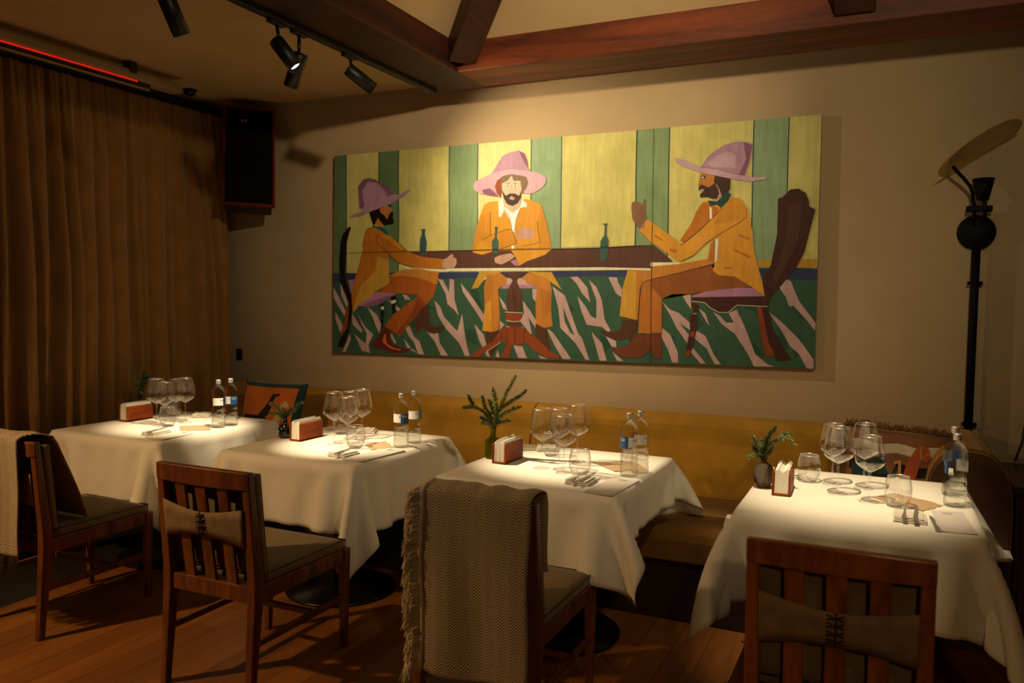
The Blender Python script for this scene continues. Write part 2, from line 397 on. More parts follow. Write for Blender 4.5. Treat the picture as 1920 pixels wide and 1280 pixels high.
# ------------------------------------------------------------------ curtain
def curtain():
    bm = B(); ny, nz = 620, 46; y0, y1 = .3, 4.56; zt = 2.80
    rnd = random.Random(4)
    folds = []; y = y0
    while y < y1 + .3:
        wd = rnd.uniform(.055, .15); folds.append((y, wd, rnd.uniform(.6, 1.25), rnd.uniform(-.05, .06))); y += wd
    V = []
    for j in range(nz + 1):
        tz = j / nz; z = zt * (1 - tz) + .012 * tz; row = []
        for i in range(ny + 1):
            yy = y0 + (y1 - y0) * i / ny
            gather = .010 * math.sin(yy * 190 + 2 * math.sin(yy * 31)) * max(0, 1 - tz * 7) ** .7
            acc = 0; ph = 0
            for (fy, wd, am, dr) in folds:
                c = fy + dr * tz; u = (yy - c) / wd
                if 0 <= u < 1.0: ph = math.sin(PI * u) ** .6 * am; break
            big = .5 + .5 * math.sin(yy * 7.3 + 1.2 * math.sin(yy * 2.1) + .5 * tz)
            A = (.030 + .070 * min(1, tz * 2.5))
            x = -4.50 + A * ph + .03 * big * min(1, tz * 2) + gather + .006 * noise.noise(Vector((yy * 4, z * 1.5, 0)))
            ysh = yy + .015 * math.sin(z * 2 + yy * 5) * tz + .11 * tz ** 1.5 * max(0, (yy - 3.6) / .96)
            row.append(bm.verts.new((x, ysh, z)))
        V.append(row)
    for j in range(nz):
        for i in range(ny): bm.faces.new((V[j][i], V[j][i + 1], V[j + 1][i + 1], V[j + 1][i]))
    t = thing('curtain', 'floor length gathered brown curtain covering the left wall', 'curtain', (0, 0, 0))
    obj('drape', bm, M['curtain'], t, smooth=True)
    bm = B()
    tube(bm, [(-4.47, .3, 2.83), (-4.47, 4.6, 2.83)], .014, 8)
    obj('curtain_rail', bm, M['black'], t)
curtain()

# infrared heater bar with the red line, above the curtain
t = thing('ceiling_heater', 'long grey heater bar with a glowing red line, hung above the curtain', 'heater', (-4.22, 2.4, ZC))
obj('housing', bx((0, 0, -.075), (.10, 3.0, .06)), M['railgrey'], t, bevel=.014)
bm = B(); tube(bm, [(.046, -1.5, -.110), (.046, 1.15, -.110)], .005, 8); obj('glowing_tube', bm, M['red'], t)
obj('reflector', bx((.0, -.10, -.118), (.08, 2.7, .02)), M['black'], t)
obj('lower_lip', bx((.03, -.10, -.140), (.012, 2.7, .012)), M['railgrey'], t)
for yy in (1.12, -.9): obj('bracket', bx((.02, yy, -.035), (.07, .05, .07)), M['black'], t, bevel=.004)
# small black projector bar further along
t = thing('ceiling_camera', 'small round black ceiling device between the red heater and the speaker', 'camera', ony(356, 160, 4.15))
bm = B(); lathe(bm, [(0, .03), (.055, .03), (.058, -.01), (.05, -.03), (0, -.03)], 24); obj('mount', bm, M['black'], t)
bm = B(); lathe(bm, [(.04, -.03), (.04, -.045), (.03, -.065), (0, -.075)], 24); obj('lens_dome', bm, M['blackgloss'], t)
# speaker
sc_ = ony(474, 295, 4.42)
t = bpy.data.objects.new('wall_speaker', None); COL.objects.link(t); t.location = (-4.069, 4.38, 2.477)
t.rotation_mode = 'ZXY'
cyw, syw = math.cos(.78), math.sin(.78); cp_, sp_ = math.cos(-.3426), math.sin(-.3426); cr_, sr_ = math.cos(.0204), math.sin(.0204)
Rz = Matrix(((cyw, -syw, 0), (syw, cyw, 0), (0, 0, 1))); Rx = Matrix(((1, 0, 0), (0, cp_, -sp_), (0, sp_, cp_))); Ry = Matrix(((cr_, 0, sr_), (0, 1, 0), (-sr_, 0, cr_)))
t.rotation_mode = 'XYZ'; t.rotation_euler = (Rz @ Rx @ Ry).to_euler()
tag(t, 'large black loudspeaker with a thin red frame, tilted down in the corner', 'speaker')
w_, h_, d_ = .345, .76, .17
obj('cabinet', bx((0, d_ / 2 + .012, 0), (w_ - .03, d_, h_ - .03)), M['black'], t, bevel=.01)
bm = B(); th = .016
for c, s in (((0, .012, h_ / 2 - th / 2), (w_, .03, th)), ((0, .012, -h_ / 2 + th / 2), (w_, .03, th)), ((-w_ / 2 + th / 2, .012, 0), (th, .03, h_)), ((w_ / 2 - th / 2, .012, 0), (th, .03, h_))): box(bm, c, s)
obj('frame', bm, M['speakerframe'], t, bevel=.003)
obj('grille', bx((0, .010, 0), (w_ - 2 * th, .012, h_ - 2 * th)), M['speaker'], t)
bm = B(); box(bm, (-.045, .0025, .27), (.018, .002, .016)); box(bm, (-.022, .0025, .27), (.014, .002, .016)); obj('badge', bm, M['railgrey'], t)
tube_b = B(); tube(tube_b, [(0, .18, .12), (0, .235, .11)], .02, 10); obj('wall_bracket', tube_b, M['black'], t)
# dark switch by the curtain
pt = ony(449, 664, YW - .008)
o = obj('wall_switch', bx((0, 0, 0), (.05, .014, .085)), M['black'], bevel=.004); o.location = pt; tag(o, 'small black switch on the back wall beside the curtain edge', 'switch')

# ------------------------------------------------------------------ wall lamp
lp = Vector((.383, YW, 1.865))
t = thing('wall_lamp', 'black wall lamp with a tilted brass dish, cone shade and long black pole', 'lamp', lp)
bm = B(); Mx = Matrix.Rotation(PI / 2, 3, 'X'); lathe(bm, [(0, .05), (.06, .048), (.083, .03), (.088, .0), (0, 0)], 36, (0, -.001, 0), 0, Mx); obj('wall_plate', bm, M['lampblack'], t)
bm = B(); tube(bm, [(0, -.04, -.05), (-.002, -.04, -.5), (-.003, -.04, -1.01)], .020, 14); obj('pole', bm, M['lampblack'], t)
for zz in (-.255, -.965):
    bm = B(); tube(bm, [(-.034, -.04, zz), (.034, -.04, zz)], .009, 8); obj('clamp', bm, M['lampblack'], t)
    bm = B(); tube(bm, [(0, -.04, zz), (0, 0, zz)], .009, 8); obj('clamp', bm, M['lampblack'], t)
obj('cross_bar', bx((.004, -.055, .112), (.115, .03, .03)), M['lampblack'], t, bevel=.006)
cs = ony(1843, 375, 4.62) - lp; ct = ony(1844, 335, 4.62) - lp
bm = B(); tube(bm, [(.028, -.05, .03), (.03, -.06, .12), cs + Vector((0, 0, .01))], .009, 10); obj('shade_stem', bm, M['lampblack'], t)
bm = B(); ax = (ct - cs); rot = ax.to_track_quat('Z', 'Y').to_matrix(); L_ = ax.length
lathe(bm, [(0, 0), (.026, 0), (.050, L_), (.047, L_), (.024, .004), (0, .004)], 32, cs, 0, rot); obj('cone_shade', bm, M['lampblack'], t)
dc = Vector((1835 - CX, 278 - CY, F)); dd = 3.93; dcw = Vector(CAM + (RW @ np.array(dc)) / F * dd)
ncam = np.array([-.416 * .955, -.909 * .955, .36]); nw = Vector(RW @ ncam).normalized()
dl = dcw - lp
dend = ony(1786, 311, dcw.y) - lp
pts = [Vector((-.018, -.05, .03)), Vector((-.016, -.06, .12))]
for px_, py_ in ((1824, 375), (1824, 362), (1819, 349), (1806, 333), (1795, 322)):
    yy = YW - .06 + (dcw.y - YW + .06) * (375 - py_) / 64; pts.append(ony(px_, py_, yy) - lp)
pts.append(dend + nw * -.004)
bm = B(); tube(bm, pts, .0085, 10); obj('curved_arm', bm, M['lampblack'], t)
bm = B(); rot = nw.to_track_quat('Z', 'Y').to_matrix(); R_ = .205
prof = [(0, .012), (R_ * .35, .011), (R_ * .7, .0075), (R_, .001), (R_ + .001, -.001), (R_ * .7, .0045), (R_ * .35, .008), (0, .009)]
lathe(bm, [(a, b - .004) for a, b in prof], 64, dl, 0, rot); obj('brass_dish', bm, M['brass'], t)

# ------------------------------------------------------------------ painting
YP = 4.655
PIX = dict(A=(610, 260, 5.332), B=(850, 260, 5.82), C=(1090, 240, 4.923), D=(1220, 210, 5.12), E=(610, 440, 4.924), F=(840, 440, 4.924), G=(1080, 440, 4.923), H=(1260, 440, 4.74), P=(0, 0, 1))
def PP(s):
    """'A1,2 3,4 B5,6' -> photo coordinates"""
    out = []; cur = 'P'
    for tok in s.split():
        if tok[0].isalpha(): cur = tok[0]; tok = tok[1:]
        a, b = tok.split(','); ox, oy, k = PIX[cur]; out.append((ox + float(a) / k, oy + float(b) / k))
    return out
C_ = dict(yel=(218, 196, 108), yel2=(228, 208, 132), grn=(136, 150, 98), grn2=(146, 162, 114), grnd=(104, 124, 78), line=(30, 62, 56), hat=(186, 134, 146), hatd=(142, 84, 108), hatl=(206, 158, 162),
          ora=(226, 150, 46), orad=(196, 112, 30), orab=(216, 138, 40), coat2=(208, 150, 52), pant=(176, 88, 28), pant2=(202, 124, 46), pant3=(190, 110, 40), pantd=(150, 82, 34), brn=(96, 58, 44), brn2=(74, 36, 26), boot=(88, 50, 32), bootr=(104, 34, 22), bootl=(120, 60, 32),
          skin=(206, 152, 122), skin2=(216, 182, 146), skino=(196, 120, 50), skinb=(140, 92, 62), white=(246, 234, 214), hair=(74, 46, 34), hairm=(128, 96, 66), dark=(28, 14, 12), teal=(38, 92, 84), teald=(34, 72, 60), tealb=(56, 84, 84), navy=(56, 60, 88), carp=(60, 90, 64), carp2=(46, 74, 52),
          pink=(206, 160, 146), lil=(182, 120, 142), lil2=(146, 86, 116), cream=(240, 220, 168), red=(150, 66, 30), org2=(232, 110, 50), gbot=(66, 92, 78), black=(24, 18, 16))
def pcol(n):
    r, g, b = lin(tuple(v / 255 for v in C_[n])); return (min(.95, r * .80), min(.95, g * .98), min(.95, b * 1.30), 1)
pb = B(); clay = pb.loops.layers.float_color.new('Col'); depth = [0]
def pv(x, y, k): p = ony(x, y, YP); return Vector((p.x, YP - .0006 - k * .000022, p.z))
def poly(s, c):
    pts = PP(s) if isinstance(s, str) else s; depth[0] += 1
    vsx = [pb.verts.new(pv(x, y, depth[0])) for x, y in pts]
    try: f = pb.faces.new(vsx)
    except ValueError: return
    f.normal_update(); res = bmesh.ops.triangulate(pb, faces=[f], ngon_method='EAR_CLIP')
    for f in {g_ for v_ in vsx for g_ in v_.link_faces}:
        for l in f.loops: l[clay] = pcol(c)
def stroke(s, c, wd=1.2):
    pts = PP(s) if isinstance(s, str) else s; depth[0] += 1
    for (x0, y0), (x1, y1) in zip(pts, pts[1:]):
        dx, dy = x1 - x0, y1 - y0; L = math.hypot(dx, dy) or 1; nx, ny = -dy / L * wd / 2, dx / L * wd / 2
        ex, ey = dx / L * wd * .3, dy / L * wd * .3
        f = pb.faces.new([pb.verts.new(pv(*p, depth[0])) for p in ((x0 + nx - ex, y0 + ny - ey), (x1 + nx + ex, y1 + ny + ey), (x1 - nx + ex, y1 - ny + ey), (x0 - nx - ex, y0 - ny - ey))])
        for l in f.loops: l[clay] = pcol(c)
def topy(x): return 292 - (x - 627) * 78 / 914
def boty(x): return 661 + (x - 627) * 31 / 901
def vx(x, y): return x - (x - 627) / 914 * .028 * (y - topy(x))
def vstrip(xa, xb, ya, yb, c):
    poly([(vx(xa, ya), topy(xa) + (ya - topy(xa))), (vx(xb, ya), ya), (vx(xb, yb), yb), (vx(xa, yb), yb)], c)
xs = [627, 649.8, 711, 748, 843, 896.5, 996.4, 1053.6, 1194.6, 1256, 1414, 1479.8, 1541]
for i, (a, b) in enumerate(zip(xs, xs[1:])):
    c = ('grnd', 'yel', 'grnd', 'yel', 'grn', 'yel2', 'grn2', 'yel', 'grn', 'yel', 'grn2', 'yel')[i]
    poly([(a, topy(a)), (b, topy(b)), (vx(b, 530), 530), (vx(a, 530), 530)], c)
rr = random.Random(11)
for (xa, xb) in ((655, 706), (752, 838), (1060, 1190), (1262, 1408), (1484, 1536), (900, 990)):   # faint leafy tendrils on the yellow panels
    for k in range(int((xb - xa) / 9)):
        x, y = rr.uniform(xa, xb), rr.uniform(topy(xa) + 6, 450); a = rr.uniform(0, 6.28); p = [(x, y)]
        for s in range(7):
            a += rr.uniform(-.5, .5); x += 5 * math.cos(a); y += 5 * math.sin(a); x = min(max(x, xa), xb); y = min(max(y, topy(xb) + 2), 460); p.append((x, y))
        stroke(p, 'yel2', .9)
for x in xs[1:-1]:
    stroke([(x, topy(x) + .5), (vx(x, 330) - rr.uniform(0, .6), 330), (vx(x, 400) + .5, 400), (vx(x, 512), 512)], 'line', 1.9 if x > 1100 else 1.4)
# carpet and band
poly([(625.5, 525), (700, 522), (880, 520), (1130, 516), (1300, 518), (1533, 524), (1527.6, 691), (625.3, 660.6)], 'carp')
poly('P625,512 880,510 1130,507 1250,505 1534,501 1532,526 1300,521 1130,518 880,521 700,524 625,528', 'navy')
poly('H765,225 1300,215 1300,300 765,280', 'coat2')
for k in range(26):
    x = rr.uniform(640, 1500); y = rr.uniform(540, 650); poly([(x, y), (x + rr.uniform(8, 22), y + rr.uniform(-6, 10)), (x + rr.uniform(16, 30), y + rr.uniform(14, 40)), (x + rr.uniform(2, 14), y + rr.uniform(20, 36))] if y + 40 < boty(x) - 3 else [(x, y), (x + 8, y), (x + 6, y + 6)], 'carp2')
for s in ('E75,480 120,560 190,700 180,750 110,640 75,570', 'E140,440 190,560 215,640 200,670 150,560', 'E95,710 150,810 170,870 140,900 95,770', 'E250,730 345,880 335,905 255,830',
          'E305,735 370,850 445,920 400,1010 415,1090 340,1070 270,915 375,1005 385,910 340,830', 'E225,915 240,960 190,1080 160,1080 200,990', 'E390,665 480,740 520,830 500,910 470,850 440,760',
          'E570,590 620,620 700,690 680,720 600,620', 'E715,550 760,560 790,600 740,600', 'E740,860 780,840 820,940 870,980 915,1108 860,1100 820,990 770,930', 'E610,900 660,1000 640,1000 605,940',
          'E930,885 1045,910 1060,1000 1135,1115 1070,1112 1010,980', 'E1010,605 1060,660 1100,760 1220,890 1265,730 1295,960 1335,1118 1290,1115 1240,1000 1110,860 1040,740',
          'E1040,405 1090,420 1145,530 1150,405 1190,420 1195,600 1235,745 1190,690 1130,640 1115,550', 'E725,955 790,1040 860,1095 760,1050',
          'F120,445 190,530 270,640 335,740 325,810 240,680 140,530', 'F245,820 330,920 355,1010 400,1125 360,1120 290,970', 'F470,565 530,640 550,700 510,680', 'F480,790 525,830 480,880',
          'F690,605 760,700 815,790 810,860 745,760 780,940 720,860 660,790 705,720', 'F780,500 825,495 815,620 785,590', 'F965,475 1080,560 1150,760 1220,960 1310,1155 1270,1150 1180,1000 1100,920 1040,860 1020,680 990,560',
          'F915,865 970,900 1060,1030 1140,1148 1060,1145 980,1010', 'F605,1020 690,1030 730,1140 650,1135', 'F440,1125 460,1060 480,1130', 'F830,1110 920,1143 860,1141',
          'F1130,390 1200,385 1290,490 1315,625 1240,540 1190,450', 'G120,415 190,480 240,600 265,780 320,880 300,900 240,850 100,830 50,700 15,565 90,660 140,750 190,775 190,600', 'G300,390 380,395 390,440 425,500 420,575 370,540',
          'G145,895 240,1000 285,1163 220,1160 180,1020', 'G275,935 370,980 375,1040 330,1030', 'G340,1080 440,1165 380,1163', 'G-20,850 60,960 125,1158 90,1150 -10,990', 'G795,615 870,690 950,720 1050,810 1055,880 955,815 1050,930 1040,1020 930,860 870,740',
          'G800,860 870,920 940,1080 945,1180 890,1178 850,1060 785,930', 'G975,545 1060,550 1065,690 1010,610', 'G1060,1020 1200,1188 1150,1188 1060,1080',
          'H210,845 300,900 370,1060 435,1150 380,1152 310,1010 200,920', 'H365,685 430,720 480,780 550,780 505,695 575,665 640,800 680,900 740,1060 850,1150 910,1172 730,1170 670,1050 560,880 440,790',
          'H955,470 1020,395 1055,410 1130,590 1200,680 1280,790 1270,850 1190,750 1080,630 1040,635 1010,550', 'H860,685 980,780 1130,930 1260,1110 1258,1190 1200,1188 1130,1060 1050,990 980,860', 'H240,655 300,700 335,810 310,780 260,690'):
    poly(s, 'pink')
poly('F1065,660 1100,760 1170,930 1130,900 1080,800', 'carp')
# table in the picture
poly('E764,160 P764,472 840,470.5 1124,464 1220,459 1226,459 1262,490 1220,503 1130,502 840,504 790,503 764,490', 'brn')
poly('E750,290 800,305 1100,320 F0,310 1428,300 G690,310 690,330 500,325 0,326 F1428,327 0,337 E1100,342 800,325 700,300', 'cream')
poly('G690,255 960,255 960,275 870,292 690,292', 'cream')
# left chair and man
poly('A235,885 262,882 238,960 212,1060 205,1280 E185,400 245,560 250,700 225,880 170,1040 115,1030 160,900 205,760 225,640 140,440 130,250 140,100 A150,1060 175,960', 'dark')
poly('E205,650 222,640 205,860 150,940 140,930 185,780', 'red')
poly('E215,420 265,410 260,500 240,545', 'lil'); poly('E310,655 400,662 500,640 600,575 660,545 480,525 350,600', 'lil'); poly('E350,645 420,615 600,560 655,547 520,630 400,660', 'lil2')
poly('E510,640 545,640 540,800 530,870 520,860', 'black'); poly('E610,570 660,560 650,720 620,730', 'black'); poly('E515,665 545,660 545,690 518,692', 'cream'); poly('E612,610 655,598 655,625 615,640', 'cream')
poly('E590,380 700,325 870,312 1050,350 1035,460 950,440 700,400', 'pant2')
poly('E590,390 700,378 850,395 960,430 1030,470 1000,570 930,650 800,800 690,935 620,890 550,840 640,730 760,640 870,555 600,535 490,530 560,470', 'pant'); poly('E860,560 930,640 800,800 690,930 660,905 800,720', 'red')
poly('E550,850 615,890 600,960 620,1010 740,1050 820,1040 740,1085 620,1095 530,1060 450,1045 440,1000 500,920', 'bootr'); poly('E545,920 565,915 560,960 575,1010 640,1045 700,1055 690,1070 600,1045 530,990', 'org2')
poly('E950,640 970,760 960,810 1000,850 1110,840 1080,890 1010,915 950,900 900,850 870,900 830,895 835,790 880,690', 'boot')
poly('A470,878 420,900 395,940 370,1080 E350,120 310,290 270,430 245,560 250,640 265,722 310,650 420,575 470,520 560,470 592,440 590,170 A640,1140 690,1010 630,960 560,900', 'orad')
poly('E480,200 470,330 330,470 255,690 265,722 310,650 420,575 470,520 560,470 592,440 590,230', 'coat2')
poly('A640,962 760,1060 830,1130 E900,205 1090,225 1088,314 960,314 820,305 680,260 590,180 500,110 A510,1030 520,950', 'orad'); poly('A640,962 760,1060 E740,130 700,140 600,60 A560,960', 'orab')
stroke('A540,950 510,1000 530,1060 640,1140 E590,185 680,260 820,305', 'brn2', 1.0); stroke('A690,1000 760,1060 830,1130', 'brn2', .9)
poly('E1085,232 1130,210 1165,178 1185,185 1182,205 1215,225 1215,270 1190,305 1085,312', 'skin')
poly('A440,735 560,685 660,660 665,720 685,750 675,780 692,830 680,855 620,860 595,870 540,820 520,850 480,862', 'dark')
poly('A560,695 620,665 665,692 670,722 640,760 620,810 600,770 560,745 545,710', 'skino'); poly('A530,790 555,830 590,868 580,888 500,852', 'skino')
poly('A475,845 500,872 600,900 630,940 628,972 560,920 480,880', 'teal')
poly('A345,700 330,480 380,410 440,395 500,405 560,450 640,490 690,560 640,600 500,650 370,700', 'hatd'); poly('A390,660 375,520 430,430 520,440 600,520 620,580 500,630', 'hat')
poly('A250,770 350,740 400,660 560,600 690,555 740,560 845,503 850,520 800,570 690,630 560,690 440,735 350,780 262,790', 'hat')
poly('A955,903 1008,903 1000,925 1000,960 1018,1030 1010,1150 985,1168 960,1160 945,1100 950,1010 965,960 970,925', 'tealb')
# centre man
poly('F295,340 220,500 280,490 360,380 500,345', 'coat2'); poly('F730,340 960,345 1052,507 930,420 850,380', 'coat2'); poly('F280,488 350,390 420,365 330,420', 'white')
poly('F550,400 700,400 740,450 830,470 830,492 500,497 540,455', 'pink'); poly('F510,458 830,462 828,492 495,497', 'lil')
poly('F350,900 480,880 480,980 400,1130 380,1100 360,1000', 'boot'); poly('F815,820 910,860 950,1065 900,1050 810,950', 'boot')
poly('F360,380 480,350 550,400 540,450 465,500 480,740 470,880 400,900 320,885 345,700 335,480', 'pant2'); poly('F345,640 400,600 410,890 320,885', 'ora')
poly('F680,400 740,350 860,380 940,420 960,500 955,700 970,845 890,860 815,820 810,640 830,490 740,440', 'pant2'); poly('F850,500 950,520 955,700 880,780', 'pant3')
poly('F500,345 730,345 660,390 640,430 690,560 690,640 670,700 680,730 690,760 650,800 700,850 540,850 570,800 535,760 530,720 560,690 540,600 560,500 600,420 560,380', 'brn'); poly('F600,440 640,600 620,690 590,560', 'boot')
poly('F530,725 685,730 680,780 600,800 535,780', 'red'); stroke('F530,712 690,722', 'cream', 1.2); stroke('F540,790 600,802 660,798', 'cream', 1.2); stroke('F540,842 600,860 700,852', 'cream', 1.2)
poly('F490,870 490,990 370,1070 280,1130 210,1125 280,1060 420,980', 'red'); poly('F700,860 830,960 950,1080 1030,1110 1030,1148 910,1130 800,1070 720,990', 'red'); poly('F490,860 540,850 700,852 720,1000 640,1020 500,990', 'red'); poly('F540,990 600,1010 560,1138 490,1135 530,1050', 'red')
for s in ('F545,870 545,1000', 'F625,870 620,1010', 'F710,870 705,1000'): stroke(s, 'black', .9)
stroke('F490,990 360,1075', 'cream', .9)
poly('B500,680 400,690 340,720 300,830 250,990 210,1225 F240,168 320,184 400,160 420,148 585,145 625,200 660,287 730,245 900,185 965,128 B1072,1190 1050,1060 1010,880 960,720 880,680 780,655 740,750 650,860 560,770', 'ora')
poly('B300,830 410,800 415,1050 320,1105 250,1180 210,1220 250,990', 'orab'); poly('B960,720 1010,880 1050,1060 1070,1190 950,1180 950,1100 920,900', 'orab')
poly('B560,670 590,715 650,735 700,710 735,660 745,740 660,810 580,745', 'skin2')
poly('B495,690 545,655 560,750 650,812 735,745 750,665 800,700 805,745 740,752 690,880 670,1025 650,1010 620,880 560,780 525,850 500,855', 'white'); stroke('B560,765 620,860 645,990', 'brn2', .7); stroke('B735,760 690,880 672,1000', 'brn2', .7)
poly('B320,1105 480,1030 610,985 650,1010 695,1140 520,1200 430,1215', 'orab')
for s in ('B408,800 412,1050', 'B320,1105 420,1050 600,985 645,1000 695,1140 620,1170 520,1200', 'B920,900 930,1000 950,1130 860,1155 770,1170'): stroke(s, 'brn2', .9)
poly('B640,1165 668,1165 668,1200 638,1205', 'white')
poly('B680,1040 720,990 790,955 850,980 890,1040 870,1090 800,1100 700,1080', 'skin')
poly('F430,215 480,190 580,170 625,200 570,240 500,275 440,260', 'skin'); poly('F580,245 630,225 662,287 620,285', 'lil')
poly('B225,520 240,470 320,430 420,380 500,345 640,330 800,345 920,370 1010,420 1020,470 960,550 860,600 780,600 740,560 820,480 790,430 640,388 540,410 480,470 460,530 480,600 520,640 400,620 290,600 235,560', 'hatl')
poly('B320,560 400,540 460,590 500,635 400,620 330,600', 'hatd'); poly('B415,392 480,280 540,190 620,150 720,130 780,160 810,240 820,320 842,352 640,335 500,352', 'hat'); poly('B720,132 780,160 810,240 822,330 790,280 750,205', 'hatd')
poly('B458,520 480,460 530,430 530,560 522,640 480,600', 'red'); poly('B740,400 800,420 822,480 800,545 758,595', 'hairm')
poly('B530,420 640,388 760,405 790,480 770,600 735,590 530,600 522,500', 'hairm'); poly('B535,490 600,455 640,400 662,460 735,460 748,560 720,640 650,720 580,680 540,620', 'skin2')
poly('B535,560 575,625 620,598 680,600 720,625 747,570 742,640 710,700 650,735 590,710 555,650', 'hair'); poly('B610,655 640,622 682,655 650,672', 'skin')
poly('B575,498 620,502 612,520 585,518', 'white'); poly('B658,500 705,503 695,520 668,518', 'white'); poly('B590,503 606,503 606,518 590,518', 'hair'); poly('B672,503 688,503 688,518 672,518', 'hair'); stroke('B572,490 620,488', 'hair', .8); stroke('B658,488 708,490', 'hair', .8); stroke('B640,500 628,580 650,590', 'skin', .9)
poly('B455,962 492,962 485,1000 480,1080 498,1120 498,1210 480,1255 430,1255 425,1120 455,1080 460,1000', 'gbot')
# third bottle
poly('C195,882 250,880 235,900 235,990 255,1040 245,1190 230,1230 180,1225 175,1120 180,1040 215,990 220,900', 'gbot')
# right chair and man
poly('D1225,830 1265,820 1340,745 1420,735 1490,780 1520,850 1525,910 1583,935 1540,1100 H1180,150 1100,300 1000,410 870,570 855,640 800,560 800,480 830,350 880,270 935,0', 'brn2'); poly('D1330,900 1450,850 1440,1050 H1120,60 930,440 900,380 1010,60', 'boot')
poly('H790,640 855,645 880,800 960,970 1060,1110 940,1120 870,980', 'brn2'); poly('H755,640 795,640 860,960 910,1050 900,1080 840,1080 790,900', 'red')
poly('H180,540 350,490 640,470 720,470 815,550 180,556', 'lil'); poly('H180,555 855,545 855,640 580,625 500,690 420,690 330,640 290,600 180,590', 'brn2'); stroke('H180,590 290,602 345,650 420,690 500,690 580,625 850,638', 'cream', 1.1)
poly('H170,600 240,620 235,680 220,700 225,830 200,930 180,1020 150,1090 120,1090 130,1020 150,900 165,840 165,720 195,690', 'brn2'); poly('H130,1030 175,1020 150,1090 120,1090', 'red'); poly('H168,860 205,860 198,910 160,905', 'red'); stroke('H190,700 220,700', 'cream', 1)
poly('G430,790 565,785 550,980 510,990 480,950 400,975 280,930 215,880 350,900 420,860', 'boot'); poly('G570,925 790,915 795,1140 715,1140 700,1060 600,1130 450,1130 370,1090 325,1045 450,1040', 'bootl')
poly('G610,440 700,405 960,350 1280,275 H340,255 420,360 560,370 640,420 700,462 400,490 180,525 0,530 G1000,545 800,590 795,912 570,910 590,600', 'pantd'); poly('G612,445 690,420 690,915 575,905 595,600', 'pant3'); poly('G700,480 790,580 790,905 700,900', 'pant3')
poly('G480,322 690,332 700,290 960,270 1230,220 1285,262 960,350 700,410 620,440 592,500 570,790 405,750 430,500', 'pant2'); poly('G480,330 560,340 550,780 410,750 435,500', 'coat2'); stroke('G1280,268 960,350 700,410 620,440 595,500 572,900', 'brn2', 1.2)
poly('H320,230 345,80 390,20 385,255', 'orad')
poly('D500,865 560,850 700,880 780,808 870,840 930,930 980,1150 985,1280 H730,150 765,280 800,400 827,552 720,470 640,420 560,370 420,360 365,320 400,200 410,30 D600,1230 500,1100', 'ora')
poly('D500,868 440,960 380,1090 285,1230 320,1262 500,1110 620,1000 660,930 560,872', 'orad'); poly('D565,908 588,920 592,1030 570,1032', 'white'); poly('H388,40 415,30 400,230 380,252', 'white')
poly('H460,290 540,290 540,298 465,296', 'red'); poly('H540,120 700,190 690,210 560,150', 'orad'); poly('H580,-10 700,30 690,50 590,10', 'orad')
poly('C530,938 560,930 610,843 P1229,421 1280,458 D420,1200 540,1080 690,930 780,812 860,832 930,930 915,1010 820,1080 640,1190 H400,0 300,80 200,180 90,236 50,236 G900,210 760,110 700,70 C650,1060', 'ora'); poly('D690,930 780,820 860,840 925,930 905,1010 760,1060 600,1080', 'orab')
stroke('D320,1262 500,1110 690,925', 'brn2', 1.1); stroke('D920,1010 840,1070 700,1150 H300,80 200,180 90,236', 'brn2', 1.1); stroke('D925,930 920,1010', 'brn2', .9); stroke('G960,95 990,90 D320,1262', 'brn2', 1)
poly('C680,980 760,1035 750,1045 675,1000', 'orad'); poly('C820,1110 890,1130 870,1150 815,1135', 'orad')
poly('C470,690 500,675 545,688 565,740 580,648 592,660 590,760 605,850 580,920 540,932 500,880 475,840 465,740', 'skinb'); stroke('C520,930 545,940 600,860', 'skin', 1.5)
poly('D610,605 770,640 765,740 740,790 700,805 650,780 640,700 600,660', 'hair'); poly('D640,690 680,790 640,865 598,852 600,830 660,790', 'skin')
poly('D480,588 570,588 618,620 602,700 560,722 470,712 455,700 470,660', 'skino'); poly('D465,720 490,695 560,725 620,680 660,780 640,835 600,835 540,815 482,822 475,790 510,760 460,750', 'hair'); poly('D470,745 510,740 512,760 480,765', 'skin')
poly('D485,615 530,610 525,640 490,640', 'hair'); poly('D492,622 510,622 510,634 492,634', 'white')
poly('D555,850 640,860 730,760 775,790 750,850 680,922 640,890 570,902', 'teald')
poly('D480,530 560,420 700,320 820,285 940,290 980,320 950,480 905,612 800,595 620,545', 'hat'); poly('D890,290 980,320 950,480 905,612 850,600 920,450', 'hatd'); poly('D540,500 640,420 760,380 820,420 820,540 700,530 600,530', 'hatl')
poly('D235,440 320,460 480,530 640,545 800,590 980,625 1112,622 1112,645 960,670 840,655 640,615 480,578 330,530 250,480', 'hatl'); stroke('D480,530 640,550 800,592 900,612', 'hatd', .9)
# seams between the canvases
stroke('P625.5,475.5 762,471.5 840,470.5 1124,465 1223,459.6', 'black', 1.0)
stroke([(1226.6, topy(1226) + .3), (1222.8, 460), (1220.3, boty(1220) - .4)], 'black', 1.3)
pb.normal_update()
for f in pb.faces:
    if f.normal.y > 0: f.normal_flip()
